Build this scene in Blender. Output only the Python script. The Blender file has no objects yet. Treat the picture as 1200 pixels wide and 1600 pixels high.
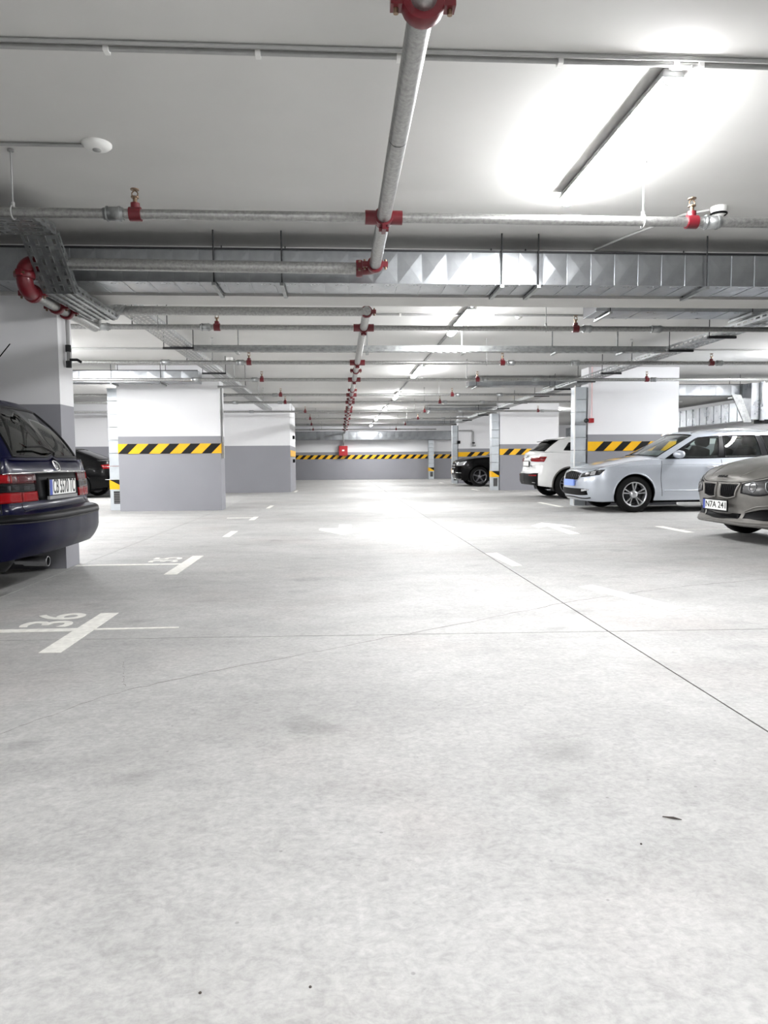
import bpy, bmesh, math, random
from mathutils import Vector, Matrix
from mathutils.bvhtree import BVHTree
random.seed(7)
R = math.radians
PI = math.pi
S = bpy.context.scene
COL = S.collection

# ------------------------------------------------------------------ camera, world, exposure
cam_d = bpy.data.cameras.new('camera')
cam = bpy.data.objects.new('camera', cam_d)
COL.objects.link(cam)
FPX = 1110.0                                   # focal length in pixels of the 1200x1600 frame
cam_d.sensor_fit = 'VERTICAL'
cam_d.sensor_height = 24.0
cam_d.lens = FPX / 1600.0 * 24.0
cam_d.clip_start = 0.05
cam_d.clip_end = 200
yc = Vector((-70 / FPX, 78 / FPX, 1)).normalized()
kk = 0.0073
up = Vector((-kk, 1, -((78 / FPX) + kk * 70 / FPX))).normalized()
up = (up - up.dot(yc) * yc).normalized()
xc = Vector((up.y * yc.z - up.z * yc.y, up.z * yc.x - up.x * yc.z, up.x * yc.y - up.y * yc.x))
# columns of the camera matrix: right, up, back in world space
right = Vector((xc.x, yc.x, up.x)); upw = Vector((xc.y, yc.y, up.y)); fwd = Vector((xc.z, yc.z, up.z))
m = Matrix.Identity(4)
for i in range(3):
    m[i][0] = right[i]; m[i][1] = upw[i]; m[i][2] = -fwd[i]
m[2][3] = 0.93
cam.matrix_world = m
S.camera = cam

w = bpy.data.worlds.new('world'); S.world = w
w.use_nodes = True
w.node_tree.nodes['Background'].inputs[0].default_value = (0.8, 0.85, 0.9, 1)
w.node_tree.nodes['Background'].inputs[1].default_value = 0.02
S.view_settings.view_transform = 'Standard'
S.view_settings.look = 'None'
S.view_settings.gamma = 1
S.view_settings.use_curve_mapping = False
S.view_settings.exposure = 2.9
LAMP = 42.0                                    # radiance of the lit diffusers

CEIL = 2.82

# ------------------------------------------------------------------ materials
MATS = {}
def nodes_of(name):
    m = bpy.data.materials.new(name); m.use_nodes = True
    nt = m.node_tree
    return m, nt, nt.nodes['Principled BSDF']
def col4(c): return (c[0], c[1], c[2], 1.0)
def plain(name, c, rough=0.5, metal=0.0, coat=0.0, var=0.0, scale=8.0, bump=0.0, emis=None, es=0.0, spec=None, tr=0.0):
    m, nt, b = nodes_of(name)
    b.inputs['Base Color'].default_value = col4(c)
    b.inputs['Roughness'].default_value = rough
    b.inputs['Metallic'].default_value = metal
    b.inputs['Coat Weight'].default_value = coat
    b.inputs['Coat Roughness'].default_value = 0.04
    if spec is not None: b.inputs['Specular IOR Level'].default_value = spec
    if tr: b.inputs['Transmission Weight'].default_value = tr
    if emis:
        b.inputs['Emission Color'].default_value = col4(emis)
        b.inputs['Emission Strength'].default_value = es
    tc = nt.nodes.new('ShaderNodeTexCoord')
    n = nt.nodes.new('ShaderNodeTexNoise'); n.inputs['Scale'].default_value = scale; n.inputs['Detail'].default_value = 5
    nt.links.new(tc.outputs['Object'], n.inputs['Vector'])
    if var > 0:
        r = nt.nodes.new('ShaderNodeValToRGB')
        r.color_ramp.elements[0].position = 0.3; r.color_ramp.elements[1].position = 0.7
        r.color_ramp.elements[0].color = col4([x * (1 - var) for x in c])
        r.color_ramp.elements[1].color = col4([min(1, x * (1 + var)) for x in c])
        nt.links.new(n.outputs['Fac'], r.inputs['Fac'])
        nt.links.new(r.outputs['Color'], b.inputs['Base Color'])
    if bump > 0:
        bp = nt.nodes.new('ShaderNodeBump'); bp.inputs['Strength'].default_value = bump; bp.inputs['Distance'].default_value = 0.01
        nt.links.new(n.outputs['Fac'], bp.inputs['Height']); nt.links.new(bp.outputs['Normal'], b.inputs['Normal'])
    MATS[name] = m
    return m

plain('ceiling_paint', (0.62, 0.615, 0.60), 0.8, var=0.03, scale=1.3, bump=0.04)
plain('beam_paint', (0.52, 0.515, 0.50), 0.8, var=0.03, scale=2)
plain('white_plastic', (0.78, 0.78, 0.76), 0.4, var=0.02)
plain('grey_plastic', (0.22, 0.22, 0.22), 0.5, var=0.05)
plain('conduit_grey', (0.33, 0.33, 0.325), 0.45, var=0.06, scale=20)
plain('pipe_red', (0.125, 0.004, 0.010), 0.4, coat=0.1, var=0.1, scale=30)
plain('cabinet_red', (0.36, 0.006, 0.012), 0.35, coat=0.3, var=0.05)
plain('brass', (0.22, 0.15, 0.10), 0.4, metal=0.8, var=0.1)
plain('dark_steel', (0.03, 0.03, 0.032), 0.5, metal=0.6, var=0.1)
plain('black_plastic', (0.004, 0.004, 0.0045), 0.5, spec=0.1, var=0.1)
plain('trim_black', (0.005, 0.005, 0.006), 0.4, spec=0.12, var=0.1)
plain('tyre', (0.006, 0.006, 0.006), 0.8, spec=0.2, var=0.2, scale=30)
plain('alloy', (0.62, 0.63, 0.65), 0.28, metal=0.9, var=0.05)
plain('alloy_dark', (0.22, 0.22, 0.23), 0.3, metal=0.9, var=0.05)
plain('chrome', (0.8, 0.8, 0.82), 0.08, metal=1, var=0.02)
plain('interior', (0.006, 0.006, 0.007), 0.9, spec=0.2, var=0.2)
plain('mark_paint', (0.78, 0.77, 0.72), 0.6, var=0.12, scale=25)
plain('tape_yellow', (0.85, 0.46, 0.005), 0.35, var=0.06, scale=6)
plain('tape_black', (0.005, 0.005, 0.005), 0.5, spec=0.25, var=0.1)
plain('crack_dark', (0.20, 0.19, 0.18), 0.9, var=0.3, scale=30)
plain('joint_dark', (0.10, 0.10, 0.095), 0.9, var=0.2)
plain('twig', (0.05, 0.04, 0.035), 0.8, var=0.3, scale=40)
plain('light_red', (0.22, 0.003, 0.005), 0.2, coat=0.12, spec=0.15, var=0.08, scale=30)
plain('light_red_dark', (0.05, 0.002, 0.004), 0.2, coat=0.12, spec=0.15, var=0.08, scale=30)
plain('light_smoke', (0.005, 0.005, 0.006), 0.2, coat=0.15, spec=0.15, var=0.1)
plain('light_clear', (0.55, 0.56, 0.58), 0.08, metal=0.7, coat=1.0, var=0.2, scale=40)
plain('light_dim', (0.06, 0.06, 0.06), 0.25, metal=0.3, coat=0.3, var=0.3, scale=30)
plain('plate_white', (0.78, 0.78, 0.76), 0.35, var=0.03)
plain('plate_blue', (0.03, 0.06, 0.35), 0.35, var=0.03)
plain('plate_cover', (0.22, 0.33, 0.78), 0.35, var=0.05)
plain('ink', (0.01, 0.01, 0.01), 0.5, var=0.02)
plain('paint_navy', (0.0010, 0.0012, 0.017), 0.3, coat=0.12, spec=0.12, var=0.05)
plain('paint_silver', (0.49, 0.525, 0.58), 0.28, metal=0.35, coat=1.0, var=0.02)
plain('paint_white', (0.74, 0.74, 0.73), 0.3, coat=1.0, var=0.02)
plain('paint_black', (0.001, 0.001, 0.0012), 0.25, coat=0.12, spec=0.12, var=0.05)
plain('dusty_grey', (0.17, 0.163, 0.15), 0.42, metal=0.35, coat=0.25, var=0.2, scale=5)
plain('dusty_trim', (0.10, 0.095, 0.088), 0.7, var=0.2, scale=8)
plain('pink_board', (0.75, 0.52, 0.52), 0.7, var=0.03)

def galv(name, lo, hi, rough, sc, stretch=(1, 1, 1), streak=0.0, metal=0.92):
    m, nt, b = nodes_of(name)
    tc = nt.nodes.new('ShaderNodeTexCoord'); mp = nt.nodes.new('ShaderNodeMapping')
    mp.inputs['Scale'].default_value = stretch
    nt.links.new(tc.outputs['Object'], mp.inputs['Vector'])
    n = nt.nodes.new('ShaderNodeTexNoise'); n.inputs['Scale'].default_value = sc; n.inputs['Detail'].default_value = 8
    n.inputs['Roughness'].default_value = 0.65
    nt.links.new(mp.outputs['Vector'], n.inputs['Vector'])
    r = nt.nodes.new('ShaderNodeValToRGB')
    r.color_ramp.elements[0].position = 0.35; r.color_ramp.elements[1].position = 0.65
    r.color_ramp.elements[0].color = col4(lo); r.color_ramp.elements[1].color = col4(hi)
    nt.links.new(n.outputs['Fac'], r.inputs['Fac']); nt.links.new(r.outputs['Color'], b.inputs['Base Color'])
    v = nt.nodes.new('ShaderNodeTexVoronoi'); v.inputs['Scale'].default_value = 60
    nt.links.new(mp.outputs['Vector'], v.inputs['Vector'])
    mr = nt.nodes.new('ShaderNodeMapRange'); mr.inputs['To Min'].default_value = rough - 0.06; mr.inputs['To Max'].default_value = rough + 0.10
    nt.links.new(n.outputs['Fac'], mr.inputs['Value']); nt.links.new(mr.outputs['Result'], b.inputs['Roughness'])
    b.inputs['Metallic'].default_value = metal
    bp = nt.nodes.new('ShaderNodeBump'); bp.inputs['Strength'].default_value = 0.12; bp.inputs['Distance'].default_value = 0.004
    nt.links.new(n.outputs['Fac'], bp.inputs['Height']); nt.links.new(bp.outputs['Normal'], b.inputs['Normal'])
    MATS[name] = m
galv('galv_duct', (0.30, 0.315, 0.33), (0.40, 0.415, 0.43), 0.27, 3.5)
galv('galv_pipe', (0.26, 0.26, 0.255), (0.42, 0.42, 0.41), 0.38, 45, (1, 1, 1), metal=0.85)
galv('galv_tray', (0.26, 0.27, 0.27), (0.40, 0.41, 0.41), 0.40, 12, metal=0.9)

galv('galv_lit', (0.56, 0.60, 0.63), (0.66, 0.70, 0.73), 0.34, 3.0, metal=0.55)  # paler galvanised copy: strong light on the vertical ducts put into the colour
def wall_mat():
    m, nt, b = nodes_of('wall_paint')
    b.inputs['Roughness'].default_value = 0.7
    g = nt.nodes.new('ShaderNodeNewGeometry'); sp = nt.nodes.new('ShaderNodeSeparateXYZ')
    nt.links.new(g.outputs['Position'], sp.inputs['Vector'])
    lt = nt.nodes.new('ShaderNodeMath'); lt.operation = 'GREATER_THAN'; lt.inputs[1].default_value = 1.455
    nt.links.new(sp.outputs['Z'], lt.inputs[0])
    n = nt.nodes.new('ShaderNodeTexNoise'); n.inputs['Scale'].default_value = 1.5; n.inputs['Detail'].default_value = 6
    nt.links.new(g.outputs['Position'], n.inputs['Vector'])
    ra = nt.nodes.new('ShaderNodeValToRGB'); rb = nt.nodes.new('ShaderNodeValToRGB')
    ra.color_ramp.elements[0].color = (0.245, 0.245, 0.268, 1); ra.color_ramp.elements[1].color = (0.285, 0.285, 0.308, 1)
    rb.color_ramp.elements[0].color = (0.74, 0.74, 0.755, 1); rb.color_ramp.elements[1].color = (0.80, 0.80, 0.81, 1)
    for r in (ra, rb): nt.links.new(n.outputs['Fac'], r.inputs['Fac'])
    mx = nt.nodes.new('ShaderNodeMix'); mx.data_type = 'RGBA'
    nt.links.new(lt.outputs[0], mx.inputs[0]); nt.links.new(ra.outputs['Color'], mx.inputs[6]); nt.links.new(rb.outputs['Color'], mx.inputs[7])
    nt.links.new(mx.outputs[2], b.inputs['Base Color'])
    MATS['wall_paint'] = m
wall_mat()

def floor_mat():
    m, nt, b = nodes_of('concrete')
    L = nt.links.new
    g = nt.nodes.new('ShaderNodeNewGeometry')
    def noise(scale, detail, stretch=(1, 1, 1), rough=0.6, dist=0.0):
        mp = nt.nodes.new('ShaderNodeMapping'); mp.inputs['Scale'].default_value = stretch
        L(g.outputs['Position'], mp.inputs['Vector'])
        n = nt.nodes.new('ShaderNodeTexNoise'); n.inputs['Scale'].default_value = scale; n.inputs['Detail'].default_value = detail
        n.inputs['Roughness'].default_value = rough; n.inputs['Distortion'].default_value = dist
        L(mp.outputs['Vector'], n.inputs['Vector']); return n.outputs['Fac']
    def ramp(fac, stops):
        r = nt.nodes.new('ShaderNodeValToRGB')
        e = r.color_ramp.elements
        while len(e) < len(stops): e.new(0.5)
        for k, (p, c) in enumerate(stops):
            e[k].position = p; e[k].color = (c, c, c, 1) if not isinstance(c, tuple) else c
        L(fac, r.inputs['Fac']); return r.outputs['Color']
    def mul(a, c, f=1.0):
        mx = nt.nodes.new('ShaderNodeMix'); mx.data_type = 'RGBA'; mx.blend_type = 'MULTIPLY'; mx.inputs[0].default_value = f
        L(a, mx.inputs[6]); L(c, mx.inputs[7]); return mx.outputs[2]
    base = ramp(noise(0.9, 6), [(0.3, (0.362, 0.359, 0.348, 1)), (0.7, (0.428, 0.426, 0.416, 1))])
    mott = ramp(noise(9.0, 8, rough=0.75, dist=0.8), [(0.32, 0.88), (0.62, 1.05)])
    fine = ramp(noise(45.0, 6, rough=0.7), [(0.35, 0.87), (0.6, 1.05)])
    streak = ramp(noise(1.4, 7, (0.6, 1.5, 1), 0.65, 0.5), [(0.36, 0.88), (0.56, 1.02)])
    trow = ramp(noise(24.0, 6, (0.8, 1.2, 1), 0.65, 2.2), [(0.38, 0.90), (0.58, 1.03)])
    spots = ramp(noise(2.3, 3, (1, 1.5, 1), 0.4), [(0.27, 0.82), (0.36, 1.0)])
    pink = ramp(noise(0.8, 3), [(0.52, (1, 1, 1, 1)), (0.75, (1.0, 0.955, 0.945, 1))])
    c = mul(mul(mul(mul(mul(mul(base, mott), fine), streak), trow), spots), pink)
    # dark specks
    v = nt.nodes.new('ShaderNodeTexVoronoi'); v.inputs['Scale'].default_value = 9.0
    L(g.outputs['Position'], v.inputs['Vector'])
    sp = ramp(v.outputs['Distance'], [(0.03, 0.45), (0.05, 1.0)])
    c = mul(c, sp, 0.6)
    L(c, b.inputs['Base Color'])
    rr = nt.nodes.new('ShaderNodeMapRange'); rr.inputs['To Min'].default_value = 0.54; rr.inputs['To Max'].default_value = 0.76
    L(noise(3.0, 6), rr.inputs['Value']); L(rr.outputs['Result'], b.inputs['Roughness'])
    bp = nt.nodes.new('ShaderNodeBump'); bp.inputs['Strength'].default_value = 0.25; bp.inputs['Distance'].default_value = 0.006
    L(noise(28, 8, rough=0.7), bp.inputs['Height']); L(bp.outputs['Normal'], b.inputs['Normal'])
    MATS['concrete'] = m
floor_mat()

def glass_mat(name, tint, refl=0.10):
    m, nt, b = nodes_of(name)
    nt.nodes.remove(b)
    out = nt.nodes['Material Output']
    t = nt.nodes.new('ShaderNodeBsdfTransparent'); t.inputs[0].default_value = col4(tint)
    gl = nt.nodes.new('ShaderNodeBsdfGlossy'); gl.inputs['Roughness'].default_value = 0.02
    lw = nt.nodes.new('ShaderNodeLayerWeight'); lw.inputs['Blend'].default_value = 0.5
    pw = nt.nodes.new('ShaderNodeMath'); pw.operation = 'POWER'; pw.inputs[1].default_value = 4.0
    nt.links.new(lw.outputs['Facing'], pw.inputs[0])
    ad = nt.nodes.new('ShaderNodeMath'); ad.operation = 'MULTIPLY_ADD'; ad.inputs[1].default_value = 0.8; ad.inputs[2].default_value = refl; ad.use_clamp = True
    nt.links.new(pw.outputs[0], ad.inputs[0])
    mx = nt.nodes.new('ShaderNodeMixShader')
    nt.links.new(ad.outputs[0], mx.inputs[0]); nt.links.new(t.outputs[0], mx.inputs[1]); nt.links.new(gl.outputs[0], mx.inputs[2])
    nt.links.new(mx.outputs[0], out.inputs[0])
    MATS[name] = m
glass_mat('glass_clear', (0.80, 0.89, 0.86), 0.06)
glass_mat('glass_tint', (0.20, 0.235, 0.225), 0.05)
glass_mat('glass_dark', (0.05, 0.055, 0.06), 0.08)

def lamp_mat():
    m, nt, b = nodes_of('lit_diffuser')
    b.inputs['Base Color'].default_value = (0.9, 0.9, 0.9, 1)
    b.inputs['Emission Color'].default_value = (0.985, 0.99, 1.0, 1)
    b.inputs['Emission Strength'].default_value = LAMP
    MATS['lit_diffuser'] = m
lamp_mat()

# ------------------------------------------------------------------ helpers
ORG = {}
def link(o): COL.objects.link(o); return o
def tag(o, label=None, cat=None, group=None, kind=None):
    if label: o['label'] = label
    if cat: o['category'] = cat
    if group: o['group'] = group
    if kind: o['kind'] = kind
    return o
def thing(name, loc, label, cat, group=None, rotz=0.0, kind=None):
    o = bpy.data.objects.new(name, None); link(o)
    o.location = loc; o.rotation_euler = (0, 0, rotz); o.empty_display_size = 0.1
    ORG[o.name] = Vector(loc)
    return tag(o, label, cat, group, kind)
def org(o):
    return ORG.get(o.name, Vector((0, 0, 0))) if o else Vector((0, 0, 0))

class MB:
    def __init__(s): s.v = []; s.f = []; s.mi = []; s.sm = []; s.cur = 0; s.smooth = False
    def add(s, vs, fs, smooth=None):
        n = len(s.v); s.v += [tuple(p) for p in vs]
        for f in fs:
            s.f.append(tuple(i + n for i in f)); s.mi.append(s.cur); s.sm.append(s.smooth if smooth is None else smooth)
    def box(s, x0, x1, y0, y1, z0, z1):
        s.add([(x0, y0, z0), (x1, y0, z0), (x1, y1, z0), (x0, y1, z0), (x0, y0, z1), (x1, y0, z1), (x1, y1, z1), (x0, y1, z1)],
              [(0, 3, 2, 1), (4, 5, 6, 7), (0, 1, 5, 4), (1, 2, 6, 5), (2, 3, 7, 6), (3, 0, 4, 7)])
    def obox(s, c, ax, ay, az, hx, hy, hz):
        c = Vector(c); ax = Vector(ax); ay = Vector(ay); az = Vector(az); vs = []
        for k in (-1, 1):
            for (i, j) in ((-1, -1), (1, -1), (1, 1), (-1, 1)):
                vs.append(c + ax * hx * i + ay * hy * j + az * hz * k)
        s.add(vs, [(0, 3, 2, 1), (4, 5, 6, 7), (0, 1, 5, 4), (1, 2, 6, 5), (2, 3, 7, 6), (3, 0, 4, 7)])
    def bar(s, a, b, w, h=None):
        a = Vector(a); b = Vector(b); d = (b - a); L = d.length; d.normalize()
        u = Vector((0, 0, 1)) if abs(d.z) < 0.9 else Vector((1, 0, 0))
        x = d.cross(u).normalized(); y = x.cross(d)
        s.obox((a + b) / 2, d, x, y, L / 2, w / 2, (h or w) / 2)
    def tube(s, pts, r, n=12, caps=True, smooth=True):
        pts = [Vector(p) for p in pts]; rings = []; prev = None
        for i, p in enumerate(pts):
            d = (pts[min(i + 1, len(pts) - 1)] - pts[max(i - 1, 0)]).normalized()
            if prev is None:
                u = Vector((0, 0, 1)) if abs(d.z) < 0.9 else Vector((1, 0, 0))
                x = d.cross(u).normalized()
            else:
                x = (prev - d * prev.dot(d)).normalized()
            prev = x; y = d.cross(x)
            rr = r[i] if isinstance(r, (list, tuple)) else r
            rings.append([p + (x * math.cos(2 * PI * k / n) + y * math.sin(2 * PI * k / n)) * rr for k in range(n)])
        vs = [q for rg in rings for q in rg]; fs = []
        for i in range(len(rings) - 1):
            for k in range(n):
                fs.append((i * n + k, i * n + (k + 1) % n, (i + 1) * n + (k + 1) % n, (i + 1) * n + k))
        s.add(vs, fs, smooth)
        if caps:
            s.add(rings[0], [tuple(reversed(range(n)))], False); s.add(rings[-1], [tuple(range(n))], False)
    def lathe(s, prof, o=(0, 0, 0), axis='z', n=24, smooth=True):
        o = Vector(o); vs = []; fs = []
        for (r, h) in prof:
            for k in range(n):
                a = 2 * PI * k / n; c, q = math.cos(a) * r, math.sin(a) * r
                p = (c, q, h) if axis == 'z' else ((c, h, q) if axis == 'y' else (h, c, q))
                vs.append(o + Vector(p))
        for i in range(len(prof) - 1):
            for k in range(n):
                f = (i * n + k, i * n + (k + 1) % n, (i + 1) * n + (k + 1) % n, (i + 1) * n + k)
                fs.append(f if axis != 'y' else tuple(reversed(f)))
        s.add(vs, fs, smooth)
    def prism(s, poly, z0, z1):
        n = len(poly)
        vs = [(x, y, z0) for x, y in poly] + [(x, y, z1) for x, y in poly]
        fs = [tuple(reversed(range(n))), tuple(range(n, 2 * n))] + [(i, (i + 1) % n, n + (i + 1) % n, n + i) for i in range(n)]
        s.add(vs, fs, False)
    def mesh(s, name, mats, off=Vector((0, 0, 0))):
        me = bpy.data.meshes.new(name)
        me.from_pydata([(p[0] - off[0], p[1] - off[1], p[2] - off[2]) for p in s.v], [], s.f)
        for mm in (mats if isinstance(mats, (list, tuple)) else [mats]): me.materials.append(MATS[mm])
        me.polygons.foreach_set('material_index', s.mi)
        me.polygons.foreach_set('use_smooth', s.sm)
        me.update(); return me
    def build(s, name, mats, parent=None):
        me = s.mesh(name, mats, org(parent))
        o = link(bpy.data.objects.new(name, me))
        if parent: o.parent = parent; ORG[o.name] = org(parent)
        return o
def inst(name, me, parent, loc, rot=None, scale=None):
    """an object of its own that shares mesh data; loc in world space (parents here are unrotated)"""
    o = link(bpy.data.objects.new(name, me))
    o.location = Vector(loc) - org(parent)
    if rot: o.rotation_euler = rot
    if scale: o.scale = scale
    if parent: o.parent = parent
    ORG[o.name] = Vector(loc)
    return o
def text_mesh(txt, size, mat, name='lettering', ext=0.001, bold=0.0, sx=1.0):
    c = bpy.data.curves.new(name, 'FONT'); c.body = txt; c.size = size; c.extrude = ext; c.offset = bold
    c.align_x = 'CENTER'; c.align_y = 'CENTER'; c.resolution_u = 4
    o = link(bpy.data.objects.new(name, c))
    o.scale = (1, 1, 1)
    dg = bpy.context.evaluated_depsgraph_get(); dg.update()
    me = bpy.data.meshes.new_from_object(o.evaluated_get(dg))
    bpy.data.objects.remove(o); bpy.data.curves.remove(c)
    for v in me.vertices: v.co.x *= sx
    me.materials.clear(); me.materials.append(MATS[mat])
    return me

# ------------------------------------------------------------------ shell: floor, ceiling, walls, columns
X0, X1, Y0, Y1 = -13.0, 12.6, -9.0, 37.8
b = MB(); b.box(X0, X1, Y0, Y1, -0.25, -0.03)
floor = b.build('floor', 'joint_dark'); tag(floor, 'light worn concrete garage floor with saw cut joints', kind='structure')
def seam_y(x): return 3.76 - 0.030 * (x - 0.4) if x < 40 else 3.7
xs = [X0, -2.385, 1.452, 5.12, X1]; gp = 0.0038
for i in range(4):
    a, c = xs[i] + (gp if i else 0), xs[i + 1] - (gp if i < 3 else 0)
    for (p, q, r_, t) in ((Y0, Y0, seam_y(a) - gp, seam_y(c) - gp), (seam_y(a) + gp, seam_y(c) + gp, Y1, Y1)):
        b = MB(); b.prism([(a, p), (c, q), (c, t), (a, r_)], -0.03, 0.0)
        b.build('floor_slab', 'concrete', floor)

def mark(name, poly, parent=floor, mat='mark_paint', h=0.0025):
    b = MB(); b.prism(poly, -0.001, h); return b.build(name, mat, parent)
# bay number 36 and its T mark, the next bay's T mark, further T marks
def tmark(yl, x0, x1, y0, y1, line_to=None, back=None, wd=0.05):
    mark('bay_stroke', [(x0, y0), (x1, y0), (x1, y1), (x0, y1)])
    if line_to is not None: mark('bay_line', [(line_to, yl - wd), (x0, yl - wd), (x0, yl + wd), (line_to, yl + wd)])
    if back is not None: mark('bay_line', [(x1, yl - wd * .5), (back, yl - wd * .3), (back, yl + wd * .3), (x1, yl + wd * .5)])
tmark(4.04, -1.493, -1.385, 3.55, 4.475, -3.4, -0.92, 0.035)
tmark(6.625, -1.478, -1.37, 6.0, 7.19, -2.42, None, 0.035)
tmark(9.3, -1.48, -1.39, 9.0, 9.75, None)
tmark(12.1, -1.48, -1.39, 11.6, 12.3, -1.9)
tmark(15.0, -1.50, -1.42, 14.5, 15.5, None)
tmark(22.9, -1.44, -1.36, 22.4, 23.6, None)
def digits(txt, cx, cy, h, lab):
    me = text_mesh(txt, h, 'mark_paint', 'bay_number', 0.001, 0.004)
    o = inst('bay_number', me, floor, (cx, cy, 0.0015), (0, 0, PI / 2))
    tag(o, lab)
digits('36', -1.69, 4.30, 0.40, 'painted white bay number 36')
digits('35', -1.665, 6.93, 0.38, 'painted white bay number further along')
# drive-lane arrows, centre dash, slanting strokes
mark('lane_arrow', [(2.885, 8.74), (3.035, 8.80), (3.06, 9.85), (3.26, 9.62), (3.24, 10.02), (3.02, 10.46), (2.72, 9.95), (2.74, 9.62), (2.93, 9.85)])
mark('lane_arrow', [(-0.01, 10.58), (-0.02, 9.95), (-0.28, 10.02), (-0.29, 9.75), (0.04, 9.05), (0.38, 9.72), (0.38, 9.98), (0.16, 9.93), (0.17, 10.56)])
mark('lane_dash', [(1.456, 7.03), (1.512, 6.14), (1.608, 6.16), (1.585, 7.06)])
mark('lane_stroke', [(1.745, 5.08), (2.04, 4.20), (2.156, 4.28), (1.875, 5.15)])
tmark(9.15, 4.40, 4.52, 8.75, 9.65, None, 6.8, 0.04)
tmark(14.9, 4.40, 4.50, 14.0, 15.6, None)
tmark(22.9, 4.36, 4.46, 22.3, 23.5, None)
tmark(30.6, 4.36, 4.46, 30.1, 31.2, None)
tmark(4.0, 4.40, 4.52, 3.5, 4.5, None, 6.8, 0.04)
# cracks
def ribbon(name, pts, wd, mat='crack_dark', z=0.0008):
    random.seed(len(pts)); P = []
    for i in range(len(pts) - 1):
        (xa, ya), (xb, yb) = pts[i], pts[i + 1]
        for k in range(14):
            t = k / 14; P.append((xa + (xb - xa) * t + random.uniform(-.006, .006), ya + (yb - ya) * t + random.uniform(-.012, .012)))
    P.append(pts[-1]); vs = []; fs = []
    for i, (x, y) in enumerate(P):
        ww = wd * random.uniform(.4, 1.1)
        vs += [(x, y - ww, z), (x, y + ww, z)]
        if i: k = 2 * i; fs.append((k - 2, k, k + 1, k - 1))
    b = MB(); b.add(vs, fs); return b.build(name, mat, floor)
ribbon('crack', [(-1.9, 1.95), (-1.18, 2.476), (-0.94, 2.877), (-0.556, 3.171), (0.37, 3.778)], 0.004)
ribbon('crack', [(0.37, 3.77), (1.45, 4.51), (2.41, 4.99), (3.3, 5.26), (4.4, 5.5)], 0.0055)
ribbon('crack', [(-1.02, 3.35), (-0.95, 3.1), (-0.90, 2.95)], 0.003)

b = MB(); b.box(X0, X1, Y0, Y1, CEIL, CEIL + 0.2)
ceiling = b.build('ceiling', 'ceiling_paint'); tag(ceiling, 'pale grey painted concrete ceiling of the garage', kind='structure')
b = MB(); b.add([(X0, 5.08, CEIL), (X1, 5.08, CEIL), (X1, 5.30, CEIL - .007), (X0, 5.30, CEIL - .007), (X1, 6.42, CEIL - .007), (X0, 6.42, CEIL - .007), (X1, 6.42, CEIL), (X0, 6.42, CEIL)], [(0, 1, 2, 3), (3, 2, 4, 5), (5, 4, 6, 7), (7, 6, 1, 0), (0, 3, 5, 7), (1, 6, 4, 2)])
o = b.build('ceiling_band', 'ceiling_paint', ceiling)
b = MB(); b.box(X0, X1, 6.42, 6.79, 2.39, CEIL)
tag(b.build('trim_1', 'beam_paint'), 'deep concrete beam crossing the ceiling behind the big duct', kind='structure')
def wall(name, x0, x1, y0, y1, lab):
    b = MB(); b.box(x0, x1, y0, y1, 0, CEIL); return tag(b.build(name, 'wall_paint'), lab, kind='structure')
wall_far = wall('wall_far', X0, X1, Y1, Y1 + .3, 'far end wall, white above and grey below')
wall('wall_back', X0, X1, Y0 - .3, Y0, 'wall behind the viewer')
wall('wall_left', X0 - .3, X0, Y0, Y1, 'outer wall on the left of the bays')
wall('wall_right', X1, X1 + .3, Y0, Y1, 'outer wall on the right of the bays')
wall_mid = wall('wall_middle', X0, -1.52, 22.35, 25.0, 'wall block between left bays and far end, white over grey')
def tape(parent, x0, x1, y, z0=1.12, z1=1.31, period=0.40, first=0.18, name='hazard_tape', t=0.012):
    b = MB(); b.box(x0, x1, y - t, y, z0, z1)
    tp = b.build(name, 'tape_yellow', parent)
    h = z1 - z0; ww = period * .46; x = x0 + first; yy = y - t - .003; shared = None
    def clip(poly, lim, sign):
        out = []
        for i in range(len(poly)):
            p, q = poly[i], poly[(i + 1) % len(poly)]
            ip, iq = sign * (p[0] - lim) >= 0, sign * (q[0] - lim) >= 0
            if ip: out.append(p)
            if ip != iq:
                f = (lim - p[0]) / (q[0] - p[0]); out.append((lim, p[1] + (q[1] - p[1]) * f))
        return out
    def stripe(poly):
        q = MB(); n_ = len(poly)
        q.add([(px, 0, pz) for px, pz in poly] + [(px, .006, pz) for px, pz in poly],
              [tuple(range(n_)), tuple(reversed(range(n_, 2 * n_)))] + [(i, n_ + i, n_ + (i + 1) % n_, (i + 1) % n_) for i in range(n_)])
        return q.mesh('black_stripe', 'tape_black')
    while x < x1 - .03:
        poly = [(x, 0), (x + ww, 0), (x + ww + h, h), (x + h, h)]
        if x < x0 or x + ww + h > x1:
            poly = clip(clip(poly, x0, 1), x1, -1)
            if len(poly) > 2: inst('black_stripe', stripe([(px - x, pz) for px, pz in poly]), tp, (x, yy, z0))
        else:
            if shared is None: shared = stripe([(px - x, pz) for px, pz in poly])
            inst('black_stripe', shared, tp, (x, yy, z0))
        x += period
    return tp
def column(name, x0, x1, y0, y1, lab, tp=True, first=.18):
    c = wall(name, x0, x1, y0, y1, lab)
    if tp: tape(c, x0 - .004, x1 + .004, y0 - .001, first=first)
    return c
col1 = column('wall_pillar', -4.38, -2.44, 6.46, 6.78, 'broad wall pillar beside the navy estate car', False)
col2 = column('wall_pillar', -4.27, -2.31, 14.12, 14.58, 'broad free standing wall pillar with hazard tape in left bays', first=-.0)
b = MB(); b.box(-2.312, -2.298, 14.11, 14.5, 1.12, 1.31); b.build('tape_return', 'tape_yellow', col2)
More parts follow.
